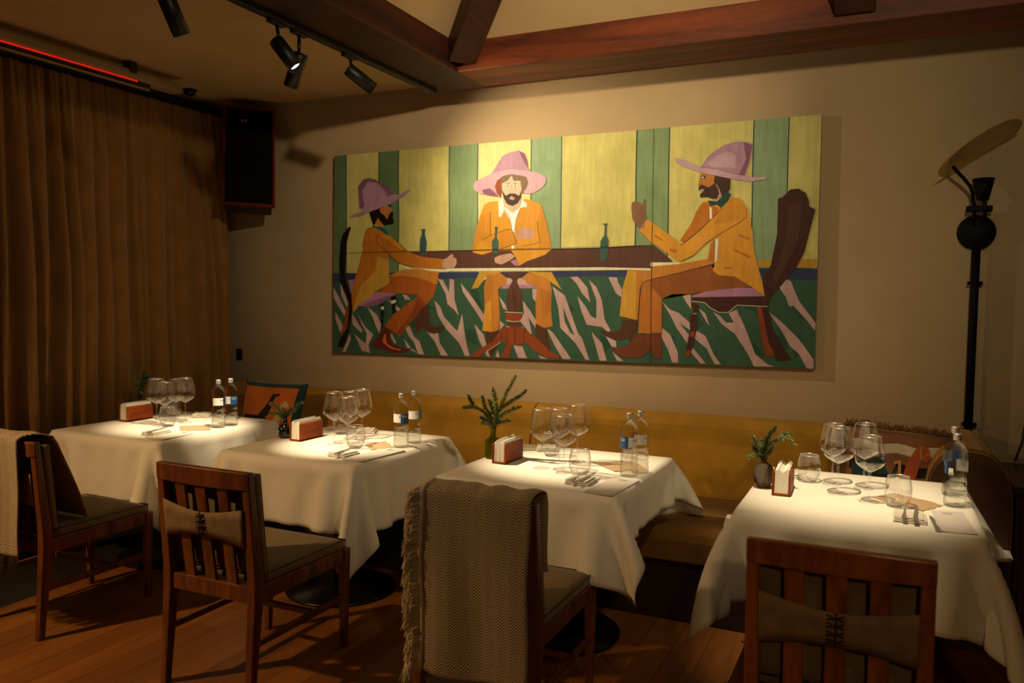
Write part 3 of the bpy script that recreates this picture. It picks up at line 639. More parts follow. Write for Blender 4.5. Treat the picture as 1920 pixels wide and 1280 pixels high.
# cut into the three canvases
pt_thing = thing('painting', 'wide painting of three bearded cowboys in pink hats seated at a table', 'painting', (0, 0, 0))
def Wp(x, y, yy=YP): p = ony(x, y, YP); return Vector((p.x, yy, p.z))
TL, TR, BR, BL = (627, 292), (1541, 214), (1527.5, 692), (625, 661)
SX = [(1226.6, topy(1226.6)), (1220.3, boty(1220.3))]; SY = [(625.8, 475.5), (1223, 459.6)]
quads = [[TL, SX[0], SY[1], SY[0]], [SY[0], SY[1], SX[1], BL], [SX[0], TR, BR, SX[1]]]
for qd in quads:
    b2 = pb.copy(); cc = sum((Wp(*p) for p in qd), Vector()) / 4
    for i in range(4):
        a, b = Wp(*qd[i]), Wp(*qd[(i + 1) % 4]); d = b - a; nrm = Vector((d.z, 0, -d.x)).normalized()
        if nrm.dot(cc - a) < 0: nrm = -nrm
        bmesh.ops.bisect_plane(b2, geom=b2.verts[:] + b2.edges[:] + b2.faces[:], plane_co=a + nrm * .0012, plane_no=nrm, clear_inner=True, clear_outer=False)
    P = [Wp(*p) for p in qd]; cg = cc
    Q = []
    for yy in (YW - .002, YP):
        for p in P: v = p + (cg - p).normalized() * .0012; Q.append((v.x, yy, v.z))
    n0 = len(b2.faces); v = [b2.verts.new(x) for x in Q]
    for f in ((3, 2, 1, 0), (4, 5, 6, 7), (0, 1, 5, 4), (1, 2, 6, 5), (2, 3, 7, 6), (3, 0, 4, 7)):
        fc = b2.faces.new([v[i] for i in f]); fc.material_index = 1
    bmesh.ops.recalc_face_normals(b2, faces=[f for f in b2.faces if f.material_index == 1])
    obj('canvas_panel', b2, [M['paint'], M['canvas_side']], pt_thing)
pb.free()

# ------------------------------------------------------------------ bench
def bench(x0, x1, label):
    t = thing('banquette_bench', label, 'bench', ((x0 + x1) / 2, 4.2, 0)); o0 = Vector(((x0 + x1) / 2, 4.2, 0)); a, b = x0 - o0.x, x1 - o0.x
    bm = B(); prism(bm, [(y - o0.y, z) for y, z in [(3.72, 0.0), (4.64, 0.0), (4.64, .30), (3.70, .30)]], 'x', a, b); obj('base', fixn(bm), M['basewood'], t, bevel=.005)
    prof = [(3.66, .30), (3.655, .40), (3.665, .435), (3.70, .452), (4.0, .458), (4.30, .455), (4.40, .44), (4.42, .30)]
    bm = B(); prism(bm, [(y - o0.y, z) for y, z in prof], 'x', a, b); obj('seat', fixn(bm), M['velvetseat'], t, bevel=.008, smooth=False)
    prof = [(4.42, .30), (4.36, .45), (4.385, .60), (4.42, .73), (4.425, .79)]
    for k in range(9):
        an = PI - PI * k / 8 * .95; prof.append((4.535 + .105 * math.cos(an), .785 + .09 * math.sin(an)))
    prof += [(4.645, .70), (4.645, .30)]
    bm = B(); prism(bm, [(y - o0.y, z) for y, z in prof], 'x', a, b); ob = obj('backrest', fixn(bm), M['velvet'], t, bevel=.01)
    return t
bench(-4.33, -1.925, 'mustard velvet banquette bench section at the left, behind the two left tables')
br_ = bench(-1.915, .20, 'mustard velvet banquette bench section at the right, ending in the rounded arm')
# the rounded end arm belongs to the right section
bm = B(); prof = []
for k in range(15):
    an = PI - PI * k / 14
    cx_, rx_, rz_ = .335, .165, .24
    prof.append((cx_ + rx_ * math.copysign(abs(math.cos(an)) ** .8, math.cos(an)) - br_.location.x, .64 + rz_ * abs(math.sin(an)) ** .85))
prof = [(.17 - br_.location.x, .0)] + prof + [(.50 - br_.location.x, .0)]
prism(bm, prof, 'y', 3.98 - 4.2, 4.64 - 4.2); obj('end_arm', fixn(bm), M['velvet'], br_, bevel=.012)
bm = B(); prism(bm, [((p[0] - .335 + br_.location.x) * .97 + .335 - br_.location.x, p[1] * .985) for p in prof], 'y', 3.968 - 4.2, 3.982 - 4.2); obj('end_face_shade', fixn(bm), M['shadeface'], br_, bevel=.004)  # added thin plate, paints shade on the front of the velvet arm
bm = B(); tube(bm, [(p[0], 3.976 - 4.2, p[1]) for p in prof[1:-1]] + [(.50 - br_.location.x, 3.976 - 4.2, .02)], .0035, 6); obj('piping', bm, M['velvetseat'], br_)
# dark cabinet right of the bench and cable on the wall
t = thing('low_cabinet', 'low dark wooden cabinet right of the bench under the wall lamp', 'cabinet', (1.15, 4.40, 0))
obj('body', bx((0, 0, .34), (1.24, .56, .68)), M['darkwood'], t, bevel=.004); obj('top', bx((0, -.01, .70), (1.27, .60, .035)), M['darkwood'], t, bevel=.004)
for s in (-.31, .31):
    dr = obj('door', bx((s, -.287, .36), (.58, .016, .58)), M['darkwood'], t, bevel=.003); bm = B(); tube(bm, [(s * .25, -.305, .34), (s * .25, -.305, .42)], .006, 8); obj('handle', bm, M['black'], dr)
bm = B(); tube(bm, [ony(1921, 800, 4.688), ony(1916, 830, 4.688), ony(1908, 850, 4.685), ony(1904, 862, 4.684)], .006, 6); tag(obj('wall_cable', bm, M['black']), 'thin black cable on the wall at the right edge above the cabinet', 'cable')

# ------------------------------------------------------------------ scatter cushions
def pillow(name, label, ctr, w_, h_, th_, rx, rz, motif, border, base, ry=0):
    t = thing(name, label, 'cushion', ctr); t.rotation_euler = (rx, ry, rz)
    def surf(u, v, side):   # u,v in -1..1
        e = (1 - abs(u) ** 3.2) * (1 - abs(v) ** 3.2); d = th_ / 2 * max(0, e) ** .5
        pinch = 1 - .05 * (1 - abs(v)) * abs(u) ** 2
        return Vector((u * w_ / 2 * (1 - .04 * (1 - v * v)), side * d + .006 * math.sin(5 * u + 3 * v), v * h_ / 2 * (1 - .04 * (1 - u * u)) ))
    n = 26; bm = B()
    for side in (-1, 1):
        V = [[bm.verts.new(surf(-1 + 2 * i / n, -1 + 2 * j / n, side)) for i in range(n + 1)] for j in range(n + 1)]
        for j in range(n):
            for i in range(n):
                f = bm.faces.new((V[j][i], V[j][i + 1], V[j + 1][i + 1], V[j + 1][i])); f.smooth = True
                u, v = -1 + 2 * (i + .5) / n, -1 + 2 * (j + .5) / n
                if border and (abs(u) > 1 - border or abs(v) > 1 - border): f.material_index = 1
    bmesh.ops.remove_doubles(bm, verts=bm.verts, dist=.0005); fixn(bm)
    obj('cover', bm, base, t)
    bm = B(); mats = []; names = []
    for k, (c, pts) in enumerate(motif):
        if c not in names: names.append(c); mats.append(mat('print_' + c + '_' + name, tuple(PRINT[c]), .9, vary=.1))
        f0 = bm.faces.new([bm.verts.new((u, v, k)) for u, v in pts]); f0.material_index = names.index(c)
        f0.normal_update(); r_ = bmesh.ops.triangulate(bm, faces=[f0], ngon_method='EAR_CLIP')
    bmesh.ops.subdivide_edges(bm, edges=bm.edges[:], cuts=3, use_grid_fill=True)
    for v in bm.verts:
        u, vv, k = v.co; s = surf(u, vv, -1); s.y -= .0015 + .0005 * k; v.co = s
    obj('printed_picture', bm, mats, t); return t
PRINT = dict(orange=(.52, .14, .02), black=(.010, .007, .008), cream=(.55, .45, .28), brown=(.18, .06, .03), teal=(.012, .05, .055), yellow=(.60, .34, .05), white=(.72, .62, .48), tan=(.26, .115, .05), rust=(.46, .10, .03), olive=(.10, .11, .04))
mo = [('orange', [(-.78, -.8), (.78, -.8), (.78, .78), (-.78, .78)]),
      ('black', [(-.72, -.1), (-.2, -.12), (-.05, .1), (.1, .42), (.14, .52), (.22, .5), (.38, .52), (.38, .45), (.25, .42), (.2, .3), (.15, .05), (.1, -.2), (.2, -.22), (.2, -.26), (-.2, -.5), (-.3, -.75), (-.4, -.75), (-.36, -.45), (-.6, -.45), (-.7, -.75), (-.78, -.7), (-.72, -.4)]),
      ('cream', [(-.15, -.42), (.2, -.36), (.35, -.1), (.5, .22), (.6, .32), (.66, .28), (.75, .22), (.7, .16), (.6, .14), (.56, -.1), (.5, -.35), (.3, -.5), (.1, -.52), (.0, -.62), (-.1, -.6)]),
      ('olive', [(.55, .2), (.68, .05), (.77, -.2), (.77, -.4), (.62, -.2), (.54, 0)]),
      ('rust', [(.45, -.45), (.7, -.4), (.76, -.7), (.5, -.78)])]
mo = [mo[0]] + [(c, [(u * (1 if c != 'black' else 1.0), min(.78, v + .16)) for u, v in p]) for c, p in mo[1:]]
M['tealfab'] = fabric('teal_border', PRINT['teal']); M['orangefab'] = fabric('orange_print_ground', PRINT['orange'])
pillow('scatter_cushion', 'orange cushion with a dark teal border and galloping horses on the left bench', (-3.70, 4.17, .690), .52, .50, .13, -.26, .0, mo, .18, [M['orangefab'], M['tealfab']])
mo = []
for k, c in enumerate(('tan', 'white', 'tan', 'black', 'tan', 'white', 'tan', 'black', 'tan')):
    z0_, z1_ = .92 - k * .20, .92 - (k + 1) * .20; a = []
    up = [(-.9 + .15 * i, z0_ + .03 * math.sin(i * 1.3)) for i in range(13)]; lo = [(.9 - .15 * i, z1_ + .03 * math.sin((12 - i) * 1.3)) for i in range(13)]
    mo.append((c, up + lo))
mo += [('teal', [(-.85, .25), (-.1, .5), (.02, .2), (.05, -.3), (-.1, -.7), (-.8, -.7)]), ('black', [(-.5, .1), (-.1, .1), (-.15, -.2), (-.5, -.25)]), ('tan', [(-.2, .48), (-.08, .55), (.0, .35), (-.1, .1), (-.2, .2)]),
       ('rust', [(.12, .05), (.2, .4), (.35, .7), (.48, .78), (.58, .68), (.62, .5), (.55, .42), (.45, .45), (.38, .1), (.3, -.05)]), ('brown', [(.05, -.75), (.1, -.25), (.2, .0), (.4, .05), (.55, -.25), (.5, -.35), (.38, -.3), (.3, -.75)]),
       ('yellow', [(.42, .72), (.45, .72), (.44, .5), (.58, .58), (.58, .62), (.42, .46)]), ('yellow', [(.28, .05), (.31, .05), (.32, -.25), (.46, -.12), (.46, -.08), (.3, -.3)]),
       ('yellow', [(-.05, .38), (.08, .42), (.1, .1), (.04, .1), (.03, .34), (-.05, .32)]), ('yellow', [(-.15, -.3), (.0, -.28), (.03, -.6), (-.03, -.6), (-.04, -.34), (-.15, -.36)]), ('rust', [(.02, .2), (.06, .2), (.02, -.6), (-.03, -.6)])]
M['rustfab'] = fabric('rust_ground', PRINT['tan'])
pc = pillow('scatter_cushion', 'fringed cushion with stripes and bridled horses beside the rounded bench arm', (.045, 4.17, .672), .46, .48, .14, -.24, .05, mo, .0, [M['rustfab']], .06)
bm = B(); rf = random.Random(3)
for k in range(1100):
    s = rf.random() * 3; 
    if s < 1: u, v, du, dv = -1 + 2 * s, 1, 0, 1
    elif s < 2: u, v, du, dv = -1, -1 + 2 * (s - 1), -1, 0
    else: u, v, du, dv = 1, -1 + 2 * (s - 2), 1, 0
    p = Vector((u * .228, rf.uniform(-.015, .015), v * .238)); q = p + Vector((du * .026 + rf.uniform(-.02, .02), rf.uniform(-.035, .02), dv * .024 + rf.uniform(-.022, .010)))
    tube(bm, [p, q], [.0028, .0018], 4, False)
fo = obj('fringe', bm, M['tassel'], pc); fo['kind'] = 'stuff'
bm = B(); tube(bm, [(.228, -.02, -.23), (.232, -.02, .2)], .012, 6); obj('side_trim', bm, mat('rust_trim', PRINT['rust'], .8), pc)

# ------------------------------------------------------------------ tables and cloths
YT0, YT1, ZT = 2.915, 3.82, .75
TABS = [(-4.15, -3.325), (-2.93, -2.115), (-1.725, -.905), (-.49, .312)]
tl = ['at the far left beside the curtain', 'second from the left', 'in the middle, with the green vase on it', 'nearest the camera at the right, in front of the fringed cushion']
tdefs = []
for k, (xa, xb) in enumerate(TABS):
    xc, yc = (xa + xb) / 2, (YT0 + YT1) / 2
    lab = ['pedestal table under the white cloth at the far left', 'pedestal table with wide round black base under the second cloth', 'pedestal table hidden under the cloth behind the blanket-covered middle chair', 'pedestal table under the rightmost white cloth'][k]
    if k == 0:
        t = thing('pedestal_table', lab, 'table', (xc, yc, 0))
        obj('tabletop', bx((0, 0, .728), (.79, .88, .034)), M['darkwood'], t, bevel=.006)
        bm = B(); tube(bm, [(0, 0, .02), (0, 0, .71)], .038, 20); obj('column', bm, M['blackgloss'], t)
        bm = B(); lathe(bm, [(0, 0), (.275, 0), (.28, .006), (.276, .014), (.06, .026), (0, .028)], 48); obj('base_plate', bm, M['blackgloss'], t)
        T0 = t
    else: dup(T0, (xc, yc, 0), 0, lab)

def cloth_sim(xa, xb, drops, seed, steps=150, iters=16):
    """small position-based cloth: a linen square settling over a table top; drops = left, right, front, back overhang"""
    dl_, dr_, df_, db_ = drops; h = .0195
    X0, X1, Y0, Y1 = xa - dl_, xb + dr_, YT0 - df_, YT1 + db_
    nx, ny = int(round((X1 - X0) / h)) + 1, int(round((Y1 - Y0) / h)) + 1
    gx, gy = np.meshgrid(np.linspace(X0, X1, nx), np.linspace(Y0, Y1, ny), indexing='ij')
    p = np.stack([gx, gy, np.full_like(gx, ZT + .004)], -1); rng = np.random.default_rng(seed)
    p[..., 2] += rng.normal(0, .0008, p.shape[:2]); v = np.zeros_like(p)
    hx, hy = (X1 - X0) / (nx - 1), (Y1 - Y0) / (ny - 1); hd = math.hypot(hx, hy)
    S = slice
    cons = []
    for d, L, st in (((1, 0), hx, 1.), ((0, 1), hy, 1.), ((1, 1), hd, .25), ((1, -1), hd, .25), ((3, 0), 3 * hx, .25), ((0, 3), 3 * hy, .25)):
        dx, dy = d; per = max(abs(dx), abs(dy)) * 2; mainax = 0 if dx else 1
        for ph in range(2):
            if mainax == 0:
                idx = np.array([i for i in range(nx - dx) if (i // abs(dx)) % 2 == ph])
                if dy >= 0: ja, jb = np.arange(0, ny - dy), np.arange(dy, ny)
                else: ja, jb = np.arange(-dy, ny), np.arange(0, ny + dy)
                A = np.ix_(idx, ja); Bx = np.ix_(idx + dx, jb)
            else:
                idx = np.array([j for j in range(ny - dy) if (j // dy) % 2 == ph]); A = np.ix_(np.arange(nx), idx); Bx = np.ix_(np.arange(nx), idx + dy)
            cons.append((A, Bx, L, st))
    hz = (ZT + .002) / 2
    bxs = [((xa + xb) / 2, (YT0 + YT1) / 2, hz, (xb - xa) / 2 - .004, (YT1 - YT0) / 2 - .004, hz, .012), (-1.9, 4.2, .22, 2.5, .545, .238, .01)]
    pin = (gx > xa + .01) & (gx < xb - .01) & (gy > YT0 + .01) & (gy < YT1 - .01); P0 = p.copy(); P0[..., 2] = ZT + .005
    dt = 1 / 50
    for s in range(steps):
        v[..., 2] -= 2.6 * dt; v *= .985 if s < steps * .6 else .93
        old = p.copy(); p = p + v * dt
        for it in range(iters):
            for A, Bx, L, st in cons:
                a, b = p[A], p[Bx]; d = b - a; ln = np.sqrt((d * d).sum(-1, keepdims=True)) + 1e-9
                c = d * ((ln - L) / ln * .5 * st); p[A] = a + c; p[Bx] = b - c
            p[pin] = P0[pin]
            for (bx_, by_, bz_, ex, ey, ez, r) in bxs:
                qv = p - np.array([bx_, by_, bz_]); e = np.array([ex - r, ey - r, ez - r]); cl = np.clip(qv, -e, e); d = qv - cl
                ln = np.sqrt((d * d).sum(-1)); outside = (ln < r + .003) & (ln > 1e-9)
                if outside.any():
                    nn = d[outside] / ln[outside][:, None]; p[outside] = np.array([bx_, by_, bz_]) + cl[outside] + nn * (r + .003)
                    hp = p[outside]; oo = old[outside]; hp = hp * .85 + oo * .15; p[outside] = hp
                ins = ln <= 1e-9
                if ins.any(): q2 = p[ins]; q2[:, 2] = bz_ + ez + .003; p[ins] = q2
        p[pin] = P0[pin]
        v = (p - old) / dt
        sp_ = np.sqrt((v * v).sum(-1, keepdims=True)); v *= np.minimum(1, 2.5 / (sp_ + 1e-9))
    return p
CL = [((.30, .32, .31, .31), 1), ((.31, .31, .29, .31), 2), ((.41, .18, .31, .27), 3), ((.32, .30, .295, .28), 4)]
cl_lab = ['white tablecloth draped over the far left table beside the curtain', 'white tablecloth on the second table, behind the uncovered left chair', 'white tablecloth on the middle table behind the blanket-covered chair', 'white tablecloth on the rightmost table, its corner hanging at the right edge']
for (xa, xb), (dr, sd), lab in zip(TABS, CL, cl_lab):
    P = cloth_sim(xa, xb, dr, sd); nx, ny = P.shape[:2]; bm = B()
    V = [[bm.verts.new(P[i, j]) for j in range(ny)] for i in range(nx)]
    for i in range(nx - 1):
        for j in range(ny - 1): bm.faces.new((V[i][j], V[i + 1][j], V[i + 1][j + 1], V[i][j + 1]))
    o = obj('tablecloth', bm, M['cloth'], smooth=True, solid=.0012); tag(o, lab, 'tablecloth', 'white tablecloths')
ZS = ZT + .0065    # top of the cloth

# ------------------------------------------------------------------ chairs
def leg_poly(bm, pts, wx, wy):
    """square-section leg through (x,y,z) points with widths per point"""
    ring = []
    for (x, y, z), a, b in zip(pts, wx, wy): ring.append([bm.verts.new((x + sx * a / 2, y + sy * b / 2, z)) for sx, sy in ((-1, -1), (1, -1), (1, 1), (-1, 1))])
    bm.faces.new(ring[0][::-1]); bm.faces.new(ring[-1])
    for a, b in zip(ring, ring[1:]):
        for k in range(4): bm.faces.new((a[k], a[(k + 1) % 4], b[(k + 1) % 4], b[k]))
WD, HC = .46, .865
def back_y(z): return -.255 - (z - .42) * .10 if z > .42 else -.255 - (.42 - z) * .085
def make_chair(label, wm):
    t = thing('dining_chair', label, 'chair')
    for s in (-1, 1):
        bm = B(); zs = [0, .2, .38, .46, .65, HC]
        leg_poly(bm, [(s * (WD / 2 - .018), back_y(z) + .004, z) for z in zs], [.030, .036, .040, .040, .036, .034], [.030, .038, .046, .046, .038, .028]); obj('rear_leg', fixn(bm), wm, t, bevel=.005)
        bm = B(); leg_poly(bm, [(s * (WD / 2 - .022), .285, z) for z in (0, .25, .43)], [.026, .034, .040], [.026, .034, .040]); obj('front_leg', fixn(bm), wm, t, bevel=.004)
        obj('side_rail', bx((s * (WD / 2 - .022), .015, .400), (.024, .53, .062)), wm, t, bevel=.003)
        obj('side_stretcher', bx((s * (WD / 2 - .022), .015, .215), (.018, .53, .026)), wm, t, bevel=.003)
    obj('front_rail', bx((0, .285, .400), (WD - .06, .024, .062)), wm, t, bevel=.003)
    obj('rear_rail', bx((0, -.255, .400), (WD - .05, .026, .062)), wm, t, bevel=.003)
    obj('cross_stretcher', bx((0, .09, .215), (WD - .05, .018, .024)), wm, t, bevel=.003)
    Rb = Matrix.Rotation(.0997, 3, 'X')
    bm = B(); n = 12; R_ = []     # slightly curved top rail
    for i in range(n + 1):
        x = (WD - .0) * (i / n - .5); bow = -.022 * (1 - (2 * x / WD) ** 2); y = back_y(HC - .03) + bow + .004; zt = HC + .006 * (1 - (2 * x / WD) ** 2)
        R_.append([bm.verts.new((x, y + a, zz)) for a, zz in ((-.014, HC - .065), (.014, HC - .065), (.012, zt), (-.016, zt))])
    bm.faces.new(R_[0]); bm.faces.new(R_[-1][::-1])
    for a, b in zip(R_, R_[1:]):
        for k in range(4): bm.faces.new((a[k], b[k], b[(k + 1) % 4], a[(k + 1) % 4]))
    obj('top_rail', fixn(bm), wm, t, bevel=.005)
    for x in (-.105, 0, .105):
        bm = B(); pts = [(x, back_y(z) + .004 - .020 * (1 - (2 * x / WD) ** 2) * max(0, (z - .42) / .38), z) for z in (.41, .6, .82)]
        leg_poly(bm, pts, [.050] * 3, [.014] * 3); obj('back_slat', fixn(bm), wm, t, bevel=.003)
    # back pad
    bm = B(); nn = 14
    def pad(cx0, cz0, w_, h_, d0, rot, off):
        V = {}
        for sd in (0, 1):
            for i in range(nn + 1):
                for j in range(nn + 1):
                    u, v = -1 + 2 * i / nn, -1 + 2 * j / nn; e = max(0, (1 - u ** 8) * (1 - v ** 8)) ** .35
                    q_ = Vector((u * w_ / 2, (d0 / 2) * (.55 + .45 * e) * (1 if sd else -1), v * h_ / 2)); V[sd, i, j] = bm.verts.new(rot @ q_ + Vector(off))
        for sd in (0, 1):
            for i in range(nn):
                for j in range(nn): bm.faces.new([V[sd, a, b] for a, b in ((i, j), (i + 1, j), (i + 1, j + 1), (i, j + 1))])
        for i in range(nn):
            for jj in (0, nn): bm.faces.new((V[0, i, jj], V[0, i + 1, jj], V[1, i + 1, jj], V[1, i, jj])); bm.faces.new((V[0, jj, i], V[0, jj, i + 1], V[1, jj, i + 1], V[1, jj, i]))
    Rb = Matrix.Rotation(math.atan(.10), 3, 'X'); yb = back_y(.66) + .052
    pad(0, 0, WD - .03, .385, .050, Rb, (0, yb, .655)); o = obj('back_pad', fixn(bm), M['pad'], t, smooth=True)
    bm = B(); hw, hh = (WD - .03) / 2 - .002, .19
    for yo in (-.016, .016): tube(bm, [Rb @ Vector((a * hw, yo, b * hh)) + Vector((0, yb, .655)) for a, b in ((-1, -1), (1, -1), (1, 1), (-1, 1), (-1, -1))], .0035, 6)
    obj('piping', bm, M['piping'], o)
    bm = B(); pad(0, 0, WD - .02, .50, .052, Matrix.Rotation(PI / 2, 3, 'X'), (0, .03, .452)); o = obj('seat_pad', fixn(bm), M['pad'], t, smooth=True)
    bm = B(); hw, hh = (WD - .02) / 2 - .002, .248
    for zo in (-.016, .016): tube(bm, [(a * hw, .03 + b * hh, .452 + zo) for a, b in ((-1, -1), (1, -1), (1, 1), (-1, 1), (-1, -1))], .0035, 6)
    obj('piping', bm, M['piping'], o)
    # strap laced behind the slats
    bm = B(); n = 24; hh = []
    for i in range(n + 1):
        x = (WD - .07) * (i / n - .5); q_ = abs(2 * x / (WD - .07)); z = .655; half = .045 + .028 * q_ ** 1.6; y = back_y(z) - .020 - .012 * (1 - q_)
        hh.append([bm.verts.new((x, y - (zz - z) * .10, zz)) for zz in (z - half, z - half * .4, z + half * .4, z + half)])
    for a, b in zip(hh, hh[1:]):
        for k in range(3): bm.faces.new((a[k], b[k], b[k + 1], a[k + 1]))
    st = obj('back_strap', bm, M['strap'], t, smooth=True, solid=.003)
    bm = B(); y = back_y(.655) - .036
    for dz in (-.030, -.010, .012, .032):
        tube(bm, [(-.022, y, .655 + dz - .006), (0, y - .004, .655 + dz), (.022, y, .655 + dz + .006)], .0026, 5); tube(bm, [(-.022, y, .655 + dz + .006), (0, y - .003, .655 + dz), (.022, y, .655 + dz - .006)], .0026, 5)
    tube(bm, [(0, y - .002, .615), (.002, y - .002, .655), (0, y - .002, .70)], .003, 5)
    obj('lacing', bm, M['lace'], st)
    return t
ch = make_chair('dark wooden slat-back chair with a laced tan strap, uncovered, left of centre', M['chairwood'])
ch.location = (-2.29, 2.515, 0)
c1 = dup(ch, (-3.505, 2.55, 0), 0, 'wooden chair at the far left with a herringbone blanket over its back')
c3 = dup(ch, (-1.205, 2.60, 0), 0, 'wooden chair in the middle, its back hidden by the long fringed blanket')
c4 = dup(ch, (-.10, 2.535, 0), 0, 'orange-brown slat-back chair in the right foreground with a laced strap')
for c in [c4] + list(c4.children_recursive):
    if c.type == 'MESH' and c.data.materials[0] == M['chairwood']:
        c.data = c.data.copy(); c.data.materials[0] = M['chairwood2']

# blankets
def blanket(name, label, cx_, yb, x0, x1, zb_back, zb_front, seed, fr_left, fr_bottom, x0f=None, taper=0, x1f=0, slope=.10):
    """throw folded over a chair back; x0..x1 its width, rear flap to zb_back, front flap to zb_front"""
    t = thing(name, label, 'blanket', (cx_, yb, 0)); rd = random.Random(seed)
    prof = []; yr, yf = back_y(HC) - .032, back_y(HC) + .088      # over the top rail and the pad, local chair y
    L = 0
    z = zb_back; 
    while z < HC - .01: prof.append((yr - .035 * (1 - (z - zb_back) / (HC - zb_back)) ** .7 * 0 + (back_y(max(z, .40)) - back_y(HC)) * .0 - .012, z)); z += .018
    for k in range(13):
        an = PI - PI * k / 12; prof.append(((yr + yf) / 2 - .006 + ((yf - yr) / 2 + .006) * math.cos(an), HC + .003 + .026 * math.sin(an)))
    z = HC - .02
    while z > zb_front: prof.append((yf + (HC - z) * slope + .006, z)); z -= .018
    nI = 40; V = []; ls = [0]
    for a, b in zip(prof, prof[1:]): ls.append(ls[-1] + math.hypot(b[0] - a[0], b[1] - a[1]))
    bm = B(); uvl = bm.loops.layers.uv.new('UVMap'); UV = {}
    for j, (y, z) in enumerate(prof):
        row = []
        front = j > len(prof) * .55 and z < HC
        for i in range(nI + 1):
            u = i / nI; dn = max(0, (HC - z)) / HC
            xa, xb = x0, x1 - taper * dn
            if front and x0f is not None: xa = x0f
            if x1f: xb += x1f * min(1, max(0, (j / len(prof) - .50) / .12))
            x = xa + (xb - xa) * u
            wob = .009 * math.sin(u * 9 + seed + z * 2.2) * min(1, dn * 2.5) + .010 * noise.noise(Vector((u * 3, z * 3, seed)))
            zz = z
            if j < 3: zz += .010 * math.sin(u * 7 + seed) 
            if abs(z - HC) < .04: zz += .008 * noise.noise(Vector((u * 7, 1, seed))) 
            vv = bm.verts.new((x + .004 * math.sin(z * 14 + seed), y + (wob if not front else abs(wob) * .6), zz)); row.append(vv); UV[vv] = ((xb - xa) * u if not front else x - x0, ls[j])
        V.append(row)
    for j in range(len(prof) - 1):
        for i in range(nI):
            f = bm.faces.new((V[j][i], V[j][i + 1], V[j + 1][i + 1], V[j + 1][i]))
            for l in f.loops: l[uvl].uv = UV[l.vert]
    P_left = [r[0].co.copy() for r in V if True]; P_bot = [v.co.copy() for v in V[0]]
    obj('woven_throw', bm, M['herring'], t, smooth=True, solid=.006)
    if fr_left:
        bm = B(); m_ = [p for p in P_left if p.z > zb_back]; nb = int(len(m_) * .62)
        for k in range(1100):
            p = m_[rd.randrange(0, nb)] + Vector((0, 0, rd.uniform(-.01, .01))); ln = rd.uniform(.025, .055)
            q1 = p + Vector((-ln * .75, rd.uniform(-.03, .004), -ln * .25)); q2 = q1 + Vector((-ln * .22 + rd.uniform(-.008, .010), rd.uniform(-.012, .01), -ln * rd.uniform(.6, 1.3)))
            tube(bm, [p + Vector((.006, -.002, 0)), q1, q2], [.0019, .0018, .0012], 4, False)
        f = obj('fringe', bm, M['fringe'], t); f['kind'] = 'stuff'
        bm = B(); tube(bm, [p + Vector((.002, -.006, 0)) for p in m_[:nb + 4]], .008, 6); obj('selvedge', bm, M['fringe'], t)
    if fr_bottom:
        bm = B()
        for k in range(260):
            p = P_bot[rd.randrange(len(P_bot))] + Vector((rd.uniform(-.005, .005), 0, 0)); q1 = p + Vector((rd.uniform(-.008, .008), rd.uniform(-.012, .006), -rd.uniform(.05, .08)))
            tube(bm, [p, q1], [.0016, .001], 4, False)
        f = obj('fringe', bm, mat('dark_fringe', (.06, .035, .02), .9), t); f['kind'] = 'stuff'
    return t
blanket('throw_blanket', 'long herringbone blanket with a cream side fringe over the middle chair', -1.205, 2.60, -.165, .222, .27, .60, 2, True, False, taper=.0)
blanket('throw_blanket', 'herringbone blanket hanging over the far left chair back', -3.505, 2.55, -.25, .172, .375, .47, 5, False, True, None, taper=.02, x1f=.055, slope=.42)

# ------------------------------------------------------------------ tableware prototypes
def glass_wine(label, R, H, Rr):
    t = thing('wine_glass', label, 'glass'); zb = H * .455; zw = zb + .050
    bm = B(); lathe(bm, [(0, .0042), (.008, .004), (.022, .0022), (.036, .0012), (.037, .0004), (0, .0002)], 36); obj('foot', bm, M['footglass'], t); bm = B(); tube(bm, [(.0365 * math.cos(a * PI / 20), .0365 * math.sin(a * PI / 20), .0010) for a in range(41)], .0004, 5, False); obj('foot_edge', bm, M['rim'], t)
    bm = B(); lathe(bm, [(.0085, .004), (.0048, .012), (.0036, .03), (.0034, zb * .7), (.0042, zb - .012), (.009, zb + .001), (0, zb + .004)], 14); obj('stem', bm, M['stem'], t)
    pr = [(.004, zb), (.012, zb + .003), (R * .45, zb + .011), (R * .72, zb + .020), (R * .90, zb + .029), (R * .98, zb + .038), (R, zb + .046), (R * .99, zb + .056), (R * .95, zb + .072), (R * .95 * .5 + Rr * .5, (zb + .072 + H) / 2), (Rr, H)]
    bm = B(); lathe(bm, pr, 44); bw = obj('bowl', bm, M['glass'], t)
    bm = B(); tube(bm, [(Rr * math.cos(a * PI / 22), Rr * math.sin(a * PI / 22), H) for a in range(45)], .0010, 6, False); obj('rim', bm, M['rim'], bw)
    return t
def tumbler_(label):
    t = thing('water_tumbler', label, 'glass')
    pr = [(0, .0035), (.026, .003), (.030, .006), (.040, .024), (.0465, .045), (.0480, .058), (.046, .078), (.0415, .098), (.038, .112)]
    bm = B(); lathe(bm, pr, 40); b = obj('body', bm, M['glass'], t)
    bm = B(); lathe(bm, [(0, .0008), (.027, .0008), (.031, .006), (.0272, .0065), (0, .0052)], 32); obj('thick_base', bm, M['stem'], b)
    bm = B(); tube(bm, [(.038 * math.cos(a * PI / 20), .038 * math.sin(a * PI / 20), .112) for a in range(41)], .0011, 6, False); obj('rim', bm, M['rim'], b)
    return t
